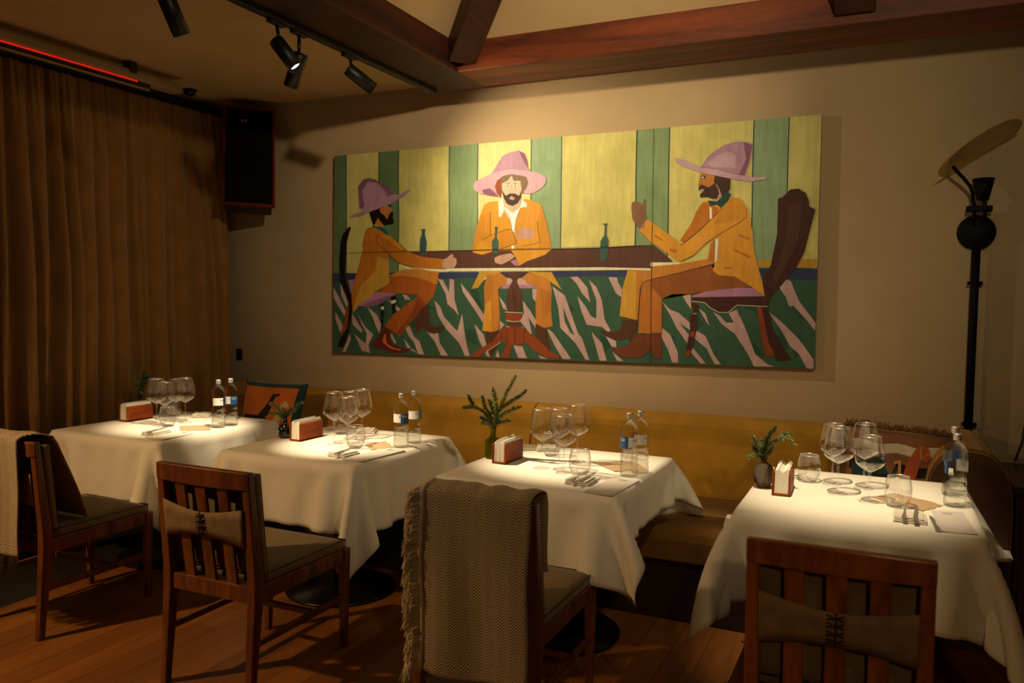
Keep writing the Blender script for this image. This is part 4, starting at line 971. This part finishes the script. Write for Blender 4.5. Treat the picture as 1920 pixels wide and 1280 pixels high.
def text_bm(s, size, R, z, ang, mat_i=0):
    cu = bpy.data.curves.new('t', 'FONT'); cu.body = s; cu.size = size; cu.align_x = 'CENTER'
    o = bpy.data.objects.new('t', cu); COL.objects.link(o); bpy.context.view_layer.update()
    me = bpy.data.meshes.new_from_object(o.evaluated_get(bpy.context.evaluated_depsgraph_get())); bpy.data.objects.remove(o); bpy.data.curves.remove(cu)
    bm = B(); bm.from_mesh(me); bpy.data.meshes.remove(me)
    bmesh.ops.subdivide_edges(bm, edges=[e for e in bm.edges if e.calc_length() > size * .4], cuts=2)
    for v in bm.verts:
        if R: a = ang + v.co.x / R; v.co = Vector((R * math.cos(a), R * math.sin(a), z + v.co.y))
        else: v.co = Vector((v.co.x, v.co.y, z))
    return bm
def patch(bm, R, a0, a1, z0_, z1_, n=10):
    V = [[bm.verts.new((R * math.cos(a0 + (a1 - a0) * i / n), R * math.sin(a0 + (a1 - a0) * i / n), z)) for i in range(n + 1)] for z in (z0_, z1_)]
    for i in range(n): bm.faces.new((V[0][i], V[0][i + 1], V[1][i + 1], V[1][i]))
def bottle_(label, a_blue, a_white, extra=None):
    """angles: direction (rad) the blue label part and the white part face"""
    t = thing('water_bottle', label, 'bottle'); R = .0385
    pr = [(0, .004), (.030, .001), (.037, .004), (R + .0015, .014)]
    for k in range(12): z = .022 + k * .0068; pr.append((R + .001 * math.sin(k * 2.1) - .0022 * (k / 11), z))
    pr += [(R - .003, .105), (R - .0045, .115), (R - .002, .135), (R - .001, .19), (R - .003, .205), (.030, .222), (.019, .236), (.0135, .243), (.0125, .252)]
    bm = B(); lathe(bm, pr, 40); bmesh.ops.remove_doubles(bm, verts=bm.verts, dist=1e-6)
    for v in bm.verts:
        if .02 < v.co.z < .10:
            a = math.atan2(v.co.y, v.co.x); f = 1 + .035 * math.sin(3 * a + v.co.z * 260 + 1.5 * math.sin(2 * a)); v.co.x *= f; v.co.y *= f
    b = obj('glass_body', bm, M['bottle'], t)
    bm = B(); lathe(bm, [(.0132, .246), (.0142, .247), (.0142, .2555), (.0136, .2565), (.0142, .2575), (.0142, .269), (.0125, .271), (0, .271)], 28); obj('screw_cap', bm, M['cap'], t)
    bm = B(); patch(bm, R - .0002, a_white - 1.0, a_white + .55, .128, .170, 14); lb = obj('paper_label', bm, M['lwhite'], t)
    bm = B(); patch(bm, R + .0002, a_blue - .62, a_blue + .62, .122, .172, 12); obj('blue_field', bm, M['lblue'], lb)
    bm = text_bm('TUR', .0155, R + .0006, .153, a_blue - .12); obj('lettering', bm, M['lwhite'], lb)
    bm = text_bm('TUR', .0125, R + .0006, .152, a_white + .30); obj('lettering', bm, M['lnavy'], lb)
    if extra:
        bm = B(); patch(bm, R + .0008, extra - .22, extra + .22, .120, .145, 6); eo = obj('price_sticker', bm, M['lwhite'], t)
        bm = B()
        for k in range(9): patch(bm, R + .0012, extra - .17 + k * .038, extra - .155 + k * .038 + (.008 if k % 3 == 0 else 0), .1215, .1285, 1)
        obj('bar_marks', bm, M['lnavy'], eo)
    return t
def holder_(label):
    t = thing('napkin_holder', label, 'napkin holder')
    for s in (-1, 1): obj('side_panel', bx((s * .031, 0, .045), (.007, .185, .088)), M['holder'], t, bevel=.0015)
    obj('base', bx((0, 0, .005), (.069, .185, .008)), M['holder'], t, bevel=.0015); return t
def napstack(label):
    t = thing('paper_napkins', label, 'napkins'); bm = B(); rd = random.Random(9)
    for k in range(16):
        x = -.024 + k * .0032; z1_ = .098 + rd.uniform(-.003, .003) + .006 * math.sin(k * .6); hexa(bm, [Vector(v) for v in ((x - .0013, -.088 + rd.uniform(-.002, .002), .0095), (x + .0013, -.088, .0095), (x + .0013, .086, .0095), (x - .0013, .086, .0095), (x - .0013 + .002, -.088, z1_), (x + .0013 + .002, -.088, z1_), (x + .0013 + .002, .086, z1_ + .003), (x - .0013 + .002, .086, z1_ + .003))])
    obj('folded_stack', fixn(bm), M['tissue'], t); return t
def napkin_(label):
    t = thing('folded_napkin', label, 'napkin')
    for k, (w_, l_, z, dx) in enumerate(((.105, .115, .004, 0), (.100, .112, .0105, .002), (.092, .108, .0165, -.003))):
        bm = B(); n = 10; R_ = []
        for i in range(n + 1):
            x = -w_ / 2 + w_ * i / n; s = .004 * math.sin(i * 1.1 + k); R_.append([bm.verts.new((x + dx, y, z + s * .35 + zz)) for y, zz in ((-l_ / 2, -.0028), (l_ / 2, -.0028), (l_ / 2, .0028), (-l_ / 2, .0028))])
        bm.faces.new(R_[0]); bm.faces.new(R_[-1][::-1])
        for a, b in zip(R_, R_[1:]):
            for q_ in range(4): bm.faces.new((a[q_], b[q_], b[(q_ + 1) % 4], a[(q_ + 1) % 4]))
        obj('linen_fold', fixn(bm), M['napkin'], t, bevel=.0022)
    return t
def fork_(label):
    t = thing('fork', label, 'fork'); bm = B(); n = 8
    prof = [(-.095, .0085, 0), (-.07, .0075, 0), (-.02, .0035, .001), (.03, .0028, .002), (.045, .006, .001), (.058, .011, -.001)]
    R_ = [[bm.verts.new((s * w_, y, z + h_)) for s, h_ in ((-1, -.001), (1, -.001), (1, .001), (-1, .001))] for y, w_, z in prof]
    bm.faces.new(R_[0]); bm.faces.new(R_[-1][::-1])
    for a, b in zip(R_, R_[1:]):
        for k in range(4): bm.faces.new((a[k], b[k], b[(k + 1) % 4], a[(k + 1) % 4]))
    obj('handle', fixn(bm), M['steel'], t, bevel=.0006)
    bm = B()
    for k in range(4):
        x = -.0085 + k * .00567; tube(bm, [(x, .056, -.001), (x * 1.0, .075, .0005), (x * .9, .096, .004)], [.0016, .0014, .0007], 6)
    obj('tines', bm, M['steel'], t); return t
def knife_(label):
    t = thing('table_knife', label, 'knife'); bm = B()
    prof = [(-.105, .008, .002), (-.07, .0075, .002), (-.01, .0055, .002)]
    R_ = [[bm.verts.new((s * w_, y, h_)) for s, h_ in ((-1, -z), (1, -z), (1, z), (-1, z))] for y, w_, z in prof]
    bm.faces.new(R_[0]); bm.faces.new(R_[-1][::-1])
    for a, b in zip(R_, R_[1:]):
        for k in range(4): bm.faces.new((a[k], b[k], b[(k + 1) % 4], a[(k + 1) % 4]))
    obj('handle', fixn(bm), M['steel'], t, bevel=.001)
    bm = B(); prism(bm, [(-.005, -.012), (.006, -.012), (.009, .03), (.009, .07), (.0, .105), (-.004, .08)], 'z', -.0008, .0008); obj('blade', fixn(bm), M['steel'], t); return t
def vase_(kind, label):
    t = thing('bud_vase', label, 'vase')
    if kind == 'green':
        pr = [(0, .003), (.034, .001), (.0375, .006), (.0375, .078), (.034, .088), (.020, .097), (.0135, .104), (.0125, .112), (.0125, .134), (.0150, .137), (.0155, .142), (.0125, .142)]; mt = M['vgreen']
    elif kind == 'smoke':
        pr = [(0, .004), (.022, .0015), (.024, .008), (.034, .022), (.0405, .045), (.041, .062), (.036, .082), (.025, .096), (.013, .103), (.0105, .108), (.013, .118), (.0155, .121), (.0125, .121)]; mt = M['vsmoke']
    else:
        pr = [(0, .003), (.028, .001), (.036, .012), (.037, .045), (.030, .062), (.017, .072), (.013, .080), (.013, .105), (.018, .112), (.015, .112)]; mt = M['vdark']
    bm = B(); lathe(bm, pr, 32); obj('body', bm, mt, t)
    if kind != 'dark':
        bm = B(); lathe(bm, [(0, .0), (pr[1][0], .0002), (pr[1][0] + .001, .005), (0, .007)], 28); obj('glass_base', bm, M['stem'], t)
    return t
def sprig(name, label, loc, branches, nlen=.017, dens=1.0, seed=1, matn='needle'):
    """fir twigs: list of polylines (relative to loc) with needles on both sides"""
    t = thing(name, label, 'fir sprig', loc); rd = random.Random(seed)
    for bi, pts in enumerate(branches):
        pts = [Vector(p) for p in pts]; bm = B(); tube(bm, pts, [.0022 - .0012 * i / max(1, len(pts) - 1) for i in range(len(pts))], 6)
        st = obj('twig', bm, M['twig'], t)
        bm = B(); tot = sum((b - a).length for a, b in zip(pts, pts[1:])); nn = int(tot * 2300 * dens)
        segs = [(a, b) for a, b in zip(pts, pts[1:])]; 
        for k in range(nn):
            u = (k + rd.random()) / nn; d_ = u * tot
            for a, b in segs:
                l = (b - a).length
                if d_ <= l: break
                d_ -= l
            if u < .10 and len(pts) > 2: continue
            p = a.lerp(b, min(1, d_ / l)); ax = (b - a).normalized(); x, y = frame_of(ax); an = rd.uniform(0, 2 * PI)
            rad = x * math.cos(an) + y * math.sin(an) * .6; dr = (rad + ax * rd.uniform(.25, .75)).normalized(); ln = nlen * rd.uniform(.95, 1.35) * (1 - .4 * max(0, u - .8) / .2)
            sd = dr.cross(Vector((rd.uniform(-1, 1), rd.uniform(-1, 1), rd.uniform(-1, 1)))).normalized() * .0010; q_ = p + dr * ln
            v = [bm.verts.new(p - sd), bm.verts.new(p + sd), bm.verts.new(p.lerp(q_, .6) + sd * 1.1), bm.verts.new(q_), bm.verts.new(p.lerp(q_, .6) - sd * 1.1)]
            bm.faces.new(v)
        obj('needles', bm, M[matn] if bi % 3 else M['needle2'] if matn == 'needle' else M[matn], st)
    return t

# ------------------------------------------------------------------ laying the tables
def at(px, py, z=ZS): return onz(px, py, z)
TN = ['far left table', 'second table from the left', 'middle table', 'rightmost table']
GL = [[(294, 795, 'b', 'left of the four on the far left table'), (309, 797, 's', 'front one of the four on the far left table, lowest bowl'), (331, 789, 's', 'behind the front one on the far left table, partly hidden'), (348, 792, 'b', 'right of the four on the far left table')],
      [(627, 832, 'b', 'left of the four on the second table'), (652, 837, 's', 'front one with the lowest bowl on the second table'), (657, 821, 's', 'rearmost of the four on the second table'), (678, 824, 'b', 'right of the four on the second table')],
      [(1016, 877, 'b', 'left of the four on the middle table'), (1057, 886, 's', 'front one with the lowest bowl on the middle table'), (1048, 867, 's', 'rearmost of the four on the middle table'), (1082, 865, 'b', 'right rear of the four on the middle table')],
      [(1570, 925, 'b', 'largest front left one on the rightmost table'), (1629, 940, 's', 'front right one with the lowest bowl on the rightmost table'), (1560, 907, 's', 'rear left one on the rightmost table'), (1619, 915, 'b', 'rear right one on the rightmost table, before the fringed cushion')]]
big = glass_wine('', .0575, .262, .0405); sml = glass_wine('', .0535, .248, .038)
usedb = usedS = False; bigroot, smlroot = big, sml
protos = []
for k, lst in enumerate(GL):
    for (px_, py_, ty, de) in lst:
        lab = ('large ' if ty == 'b' else 'slightly smaller ') + 'wine glass, ' + de
        src = big if ty == 'b' else sml; first = not (usedb if ty == 'b' else usedS)
        p = at(px_, py_)
        if first: o = src; o.location = p; o['label'] = lab; o['group'] = 'empty wine glasses'
        else: o = dup(src, p, random.uniform(0, 6), lab, 'empty wine glasses')
        if ty == 'b': usedb = True
        else: usedS = True
TU = [((315, 799), (326, 780)), ((667, 840), (640, 813)), ((1087, 892), (1033, 854)), ((1683, 949), (1516, 902))]
tm = tumbler_('')
for k, (a, b) in enumerate(TU):
    for which, p in (('front', a), ('rear', b)):
        lab = ('stemless water glass, front one on the ' if which == 'front' else 'stemless water glass, rear one towards the bench on the ') + TN[k]
        if k == 0 and which == 'front': o = tm; o.location = at(*p); o['label'] = lab; o['group'] = 'water tumblers'
        else: dup(tm, at(*p), 0, lab, 'water tumblers')
# bottles; angles chosen for the side each label shows
def ang(v): return math.atan2(v[1], v[0])
BO = [[(410, 801, .0, 'nearer bottle, its white label to the camera'), (433, 797, .9, 'rear bottle with the blue label')],
      [(752, 838, .9, 'nearer bottle with the blue label'), (776, 830, .0, 'rear bottle with the white label')],
      [(1179, 892, -1.6, 'nearer bottle, blue label seen from the side'), (1199, 886, .2, 'rear bottle half hidden behind the nearer one')],
      [(1790, 948, -2.2, 'nearer bottle with the barcode sticker'), (1786, 928, 2.0, 'rear bottle, only its cap showing above the nearer one')]]
for k, lst in enumerate(BO):
    for j, (px_, py_, tw, de) in enumerate(lst):
        p = at(px_, py_); tocam = math.atan2(-p.y, -p.x)
        if tw == .9: ab, aw, ex = tocam + .55, tocam - .35, None
        elif tw == 0: ab, aw, ex = tocam + 1.9, tocam + .15, None
        elif tw == -1.6: ab, aw, ex = tocam - .75, tocam + .3, tocam + .10
        elif tw == .2: ab, aw, ex = tocam - 2.2, tocam + .3, None
        elif tw == -2.2: ab, aw, ex = tocam - 1.45, tocam + 2.6, tocam - .45
        else: ab, aw, ex = tocam + 2.5, tocam - 2.0, None
        o = bottle_('water bottle on the ' + TN[k] + ', ' + de, ab, aw, ex); o.location = p; o['group'] = 'water bottles'
# napkin holders
HO = [((224, 789), (236.7, 791.8), (287, 784), 'beside the dark little vase'), ((544, 826), (561.4, 828), (603.6, 815), 'left of the wine glasses'), ((923.3, 869), (947.5, 870.5), (980, 858), 'in front of the green vase'), ((1448.6, 928.6), (1476.7, 931), (1484, 911), 'seen end-on beside the smoked vase')]
h0 = n0_ = None
for k, (a, b, c, de) in enumerate(HO):
    A_, B__ = at(*a), at(*b); mid = (A_ + B__) / 2; p = Vector((mid.x, mid.y + .0925, ZS)); rz = [0, 0, -.02, .03][k]
    l1 = 'reddish wooden napkin holder on the ' + TN[k] + ', ' + de; l2 = 'stack of white paper napkins in the wooden holder on the ' + TN[k]
    if h0 is None: h0 = holder_(l1); n0_ = napstack(l2); h0.location = p; n0_.location = p; h0['group'] = 'wooden napkin holders'; n0_['group'] = 'paper napkin stacks'
    else: dup(h0, p, rz, l1, 'wooden napkin holders'); dup(n0_, p, rz, l2, 'paper napkin stacks')
# vases and sprigs
vp = [at(240, 775), at(536, 820), at(924, 858), at(1431, 914)]
vp[0] = Vector((-4.118, 3.50, ZS)); vp[1] = Vector((-2.87, 3.345, ZS))
v0 = vase_('dark', 'small black glass vase behind the napkin holder on the far left table'); v0.location = vp[0]; v0.scale = (.85, .85, 1.5)
vase_('dark', 'small dark vase half hidden left of the napkin holder on the second table').location = vp[1]; 
vase_('green', 'green bottle-shaped vase behind the napkin holder on the middle table').location = vp[2]
vase_('smoke', 'rounded smoked glass vase at the left corner of the rightmost table').location = vp[3]
def br(base, z0_, pts):  # pixel polyline on the plane through the vase facing the room
    y = base.y; out = [Vector((0, 0, -.05)), Vector((0, 0, 0))]
    for i, (a, b) in enumerate(pts): p = ony(a, b, y + .02 * math.sin(i + a)); out.append(p - Vector((base.x, base.y, base.z + z0_)))
    return out
def brs(base, z0_, lst, nb=2):
    r = [br(base, z0_, pts) for pts in lst]; return r
g = vp[2]
def trunk(base, z0_, lst):
    out = []
    for i, pts in enumerate(lst):
        P3 = [ony(a, b, base.y + .035 * math.sin(i * 2.1) * (j / max(1, len(pts) - 1))) - Vector((base.x, base.y, base.z + z0_)) for j, (a, b) in enumerate(pts)]
        out.append(P3)
    return out
sprig('fir_sprig', 'tall spreading fir sprig in the green vase on the middle table', g + Vector((0, 0, .13)), trunk(g, .13, [
    [(927, 815), (928, 800), (932, 775), (939, 762), (946, 744), (957, 722), (968, 703)], [(932, 778), (940, 764), (958, 752), (975, 742), (987, 731)], [(930, 798), (932, 785), (945, 775), (962, 766), (977, 762)],
    [(928, 802), (932, 793), (945, 790), (958, 788)], [(927, 803), (920, 788), (908, 772), (895, 764), (880, 762), (868, 764)], [(890, 763), (884, 752), (878, 740)], [(928, 790), (932, 770), (928, 745), (924, 726)],
    [(926, 803), (915, 790), (902, 782)], [(927, 795), (918, 775), (910, 765), (904, 742)], [(927, 800), (918, 797), (904, 792)], [(928, 780), (922, 762), (918, 750)]]), .015, 1.5, 2)
v4 = vp[3]
sprig('fir_sprig', 'fir sprig with one branch leaning right, in the smoked vase', v4 + Vector((0, 0, .115)), trunk(v4, .115, [
    [(1431, 868), (1432, 855), (1436, 838), (1446, 828), (1460, 822), (1478, 820), (1490, 833)], [(1460, 822), (1468, 815), (1482, 812)], [(1432, 855), (1434, 835), (1442, 815), (1456, 798)], [(1431, 858), (1425, 840), (1414, 825), (1413, 818)],
    [(1430, 860), (1420, 845), (1412, 835)], [(1431, 858), (1440, 848), (1452, 835)], [(1429, 860), (1418, 852), (1404, 858)], [(1431, 850), (1430, 835), (1432, 822)]]), .015, 1.4, 5)
sprig('fir_sprig', 'small dark fir sprig in the black vase by the curtain', vp[0] + Vector((0, 0, .165)), [[(0, 0, -.04), (0, 0, .02), (-.03, .01, .07), (-.07, 0, .12)], [(0, 0, 0), (.02, 0, .05), (.06, .01, .09)], [(0, 0, 0), (0, .02, .06), (.01, .03, .11)], [(0, 0, 0), (-.03, -.02, .04), (-.05, -.02, .075)], [(0, 0, 0), (.04, -.02, .04), (.07, -.02, .06)]], .018, 1.6, 7)
sprig('fir_sprig', 'drooping dark fir sprig beside the orange cushion, second table', vp[1] + Vector((0, 0, .10)), [[(0, 0, -.04), (-.01, 0, .02), (-.05, 0, .06), (-.10, .01, .08)], [(0, 0, 0), (.03, .02, .05), (.09, .03, .09)], [(0, 0, 0), (.02, -.01, .04), (.07, 0, .05)], [(0, 0, 0), (-.04, -.01, .03), (-.08, -.02, .03)]], .016, 1.3, 8)
# front napkins, cutlery, menus, kraft sheets
NF = [((258, 822), (330, 813), .02), ((612, 862), (660, 855), .02), ((1070, 912), (1105, 905), .05), ((1692, 975), (1716, 978), .02)]
nk = None
def quadc(*p): return sum((at(*q_) for q_ in p), Vector()) / len(p)
def dirang(a, b): d = at(*b) - at(*a); return math.atan2(d.y, d.x)
NQ = [[(247, 818), (268, 825), (338, 809), (318, 803)], [(600, 858), (631, 864), (687, 849), (658, 844)], [(1054, 908), (1092, 922), (1123, 900), (1086, 890)], [(1679, 987), (1733, 993), (1731, 960), (1679, 957)]]
for k, qd in enumerate(NQ):
    c = quadc(*qd); a = dirang(qd[0], qd[3]) - PI / 2; lab = 'folded linen napkin with cutlery at the front of the ' + TN[k]
    if nk is None: nk = napkin_(lab); nk.location = c; nk.rotation_euler.z = a; nk['group'] = 'front napkins'
    else: dup(nk, c, a, lab, 'front napkins')
NB = [((366, 772), .6), ((616, 806), .5), ((1010, 846), .4), ((1492, 893), .2)]
for k, (p, a) in enumerate(NB):
    lab = 'folded linen napkin on the bench side of the ' + TN[k]; c = at(*p)
    if k in (0, 1): c = Vector((TABS[k][0] + .33, 3.70, ZS))
    if k == 2: c = Vector((-1.52, 3.70, ZS))
    dup(nk, c, a, lab, 'rear napkins')
fk = kn = None
FK = [None, None, ((1072, 915), (1112, 895)), ((1697, 986), (1700, 955))]
KN = [((262, 824), (330, 806)), ((620, 864), (676, 842)), ((1082, 917), (1122, 897)), ((1710, 987), (1711, 956))]
for k in range(4):
    c = quadc(*NQ[k]); a = dirang(*KN[k]) - PI / 2; off = Vector((math.cos(a), math.sin(a), 0)) * (.018 if k > 1 else 0); lab = 'steel knife on the front napkin of the ' + TN[k]; z = Vector((0, 0, .0235)); fw = Vector((-math.sin(a), math.cos(a), 0)) * .018
    if kn is None: kn = knife_(lab); kn.location = c + off + z + fw; kn.rotation_euler.z = a; kn['group'] = 'knives on the front napkins'
    else: dup(kn, c + off + z + fw, a, lab, 'knives on the front napkins')
    if FK[k]:
        a = dirang(*FK[k]) - PI / 2; off = Vector((math.cos(a), math.sin(a), 0)) * -.016; lab = 'steel fork on the front napkin of the ' + TN[k]; p = c + off + z + fw
        if fk is None: fk = fork_(lab); fk.location = p; fk.rotation_euler.z = a; fk['group'] = 'forks on the front napkins'
        else: dup(fk, p, a, lab, 'forks on the front napkins')
kr = dup(kn, Vector((-1.60, 3.63, ZS + .004)), -.9, 'knife lying left of the rear napkin on the middle table', 'spare knives')
kr = dup(kn, at(1751, 982) + Vector((0, 0, .004)), dirang((1760, 998), (1742, 967)) - PI / 2, 'knife lying left of the menu on the rightmost table', 'spare knives')
kr = dup(kn, Vector((-3.62, 3.78, ZS + .004)), .9, 'knife at the bench side of the far left table', 'spare knives')
def sheet(name, label, cat, qd, mt, curl, torn=False, group=None, lines=True):
    P = [at(*p) for p in qd]; c = sum(P, Vector()) / 4; t = thing(name, label, cat, c, 0, group); P = [p - c for p in P]; bm = B(); n = 14; rd = random.Random(len(label))
    V = []
    for i in range(n + 1):
        row = []
        for j in range(n + 1):
            u, v = i / n, j / n; p = P[0].lerp(P[1], u).lerp(P[3].lerp(P[2], u), v)
            if torn and i == n: p += (P[1] - P[0]).normalized() * rd.uniform(-.008, .008)
            if torn and j == 0: p += (P[3] - P[0]).normalized() * rd.uniform(-.006, .006)
            z = .0012 + curl * (abs(u - .5) * 2) ** 2.5 * (1 - v) + .0006 * math.sin(5 * v); row.append(bm.verts.new((p.x, p.y, z)))
        V.append(row)
    for i in range(n):
        for j in range(n): bm.faces.new((V[i][j], V[i + 1][j], V[i + 1][j + 1], V[i][j + 1]))
    s = obj('sheet', fixn(bm), mt, t, solid=.0006)
    if lines:
        bm = B(); ex = (P[1] - P[0]).normalized(); ey = (P[3] - P[0]).normalized(); L = (P[3] - P[0]).length; W_ = (P[1] - P[0]).length
        def q4(u0, u1, v0, v1):
            pts = []
            for u, v in ((u0, v0), (u1, v0), (u1, v1), (u0, v1)):
                p = P[0].lerp(P[1], u).lerp(P[3].lerp(P[2], u), v); pts.append(bm.verts.new((p.x, p.y, .0019 + curl * (abs(u - .5) * 2) ** 2.5 * (1 - v) + .0006 * math.sin(5 * v))))
            bm.faces.new(pts)
        for kk in range(7): q4(.34 + kk * .045, .34 + kk * .045 + .03, .86, .90)
        q4(.40, .58, .81, .82)
        obj('printed_heading', bm, M['ink'], s)
    return t
sheet('menu_sheet', 'white menu sheet by the front corner of the far left table', 'menu', [(272, 821), (303, 826), (365, 813), (343, 806)], M['paper'], .0022, group='menu sheets')
sheet('menu_sheet', 'white menu sheet by the front corner of the second table', 'menu', [(640, 862), (676, 867.5), (760, 844), (725, 838)], M['paper'], .0022, group='menu sheets')
sheet('menu_sheet', 'white menu sheet by the front corner of the middle table', 'menu', [(1094, 923), (1149, 931), (1199, 900), (1151, 894)], M['paper'], .0022, group='menu sheets')
sheet('menu_sheet', 'white menu sheet beside the bottles on the rightmost table', 'menu', [(1765, 997), (1834, 1003), (1804, 960), (1745, 956)], M['paper'], .0022, group='menu sheets')
sheet('kraft_sheet', 'torn brown paper sheet left of the bottles on the far left table', 'paper', [(337, 808), (397, 806), (393, 797), (337, 798)], M['kraft'], .001, True, 'torn brown paper sheets', False)
sheet('kraft_sheet', 'torn brown paper sheet left of the bottles on the second table', 'paper', [(696, 844), (739, 839), (722, 827), (684, 832)], M['kraft'], .001, True, 'torn brown paper sheets', False)
sheet('kraft_sheet', 'torn brown paper sheet behind the bottles on the middle table', 'paper', [(1152, 884), (1212, 881), (1186, 864), (1109, 866)], M['kraft'], .001, True, 'torn brown paper sheets', False)
sheet('kraft_sheet', 'torn brown paper sheet under the tumbler on the rightmost table', 'paper', [(1729, 958.5), (1768, 948), (1676, 924), (1634, 932)], M['kraft'], .001, True, 'torn brown paper sheets', False)
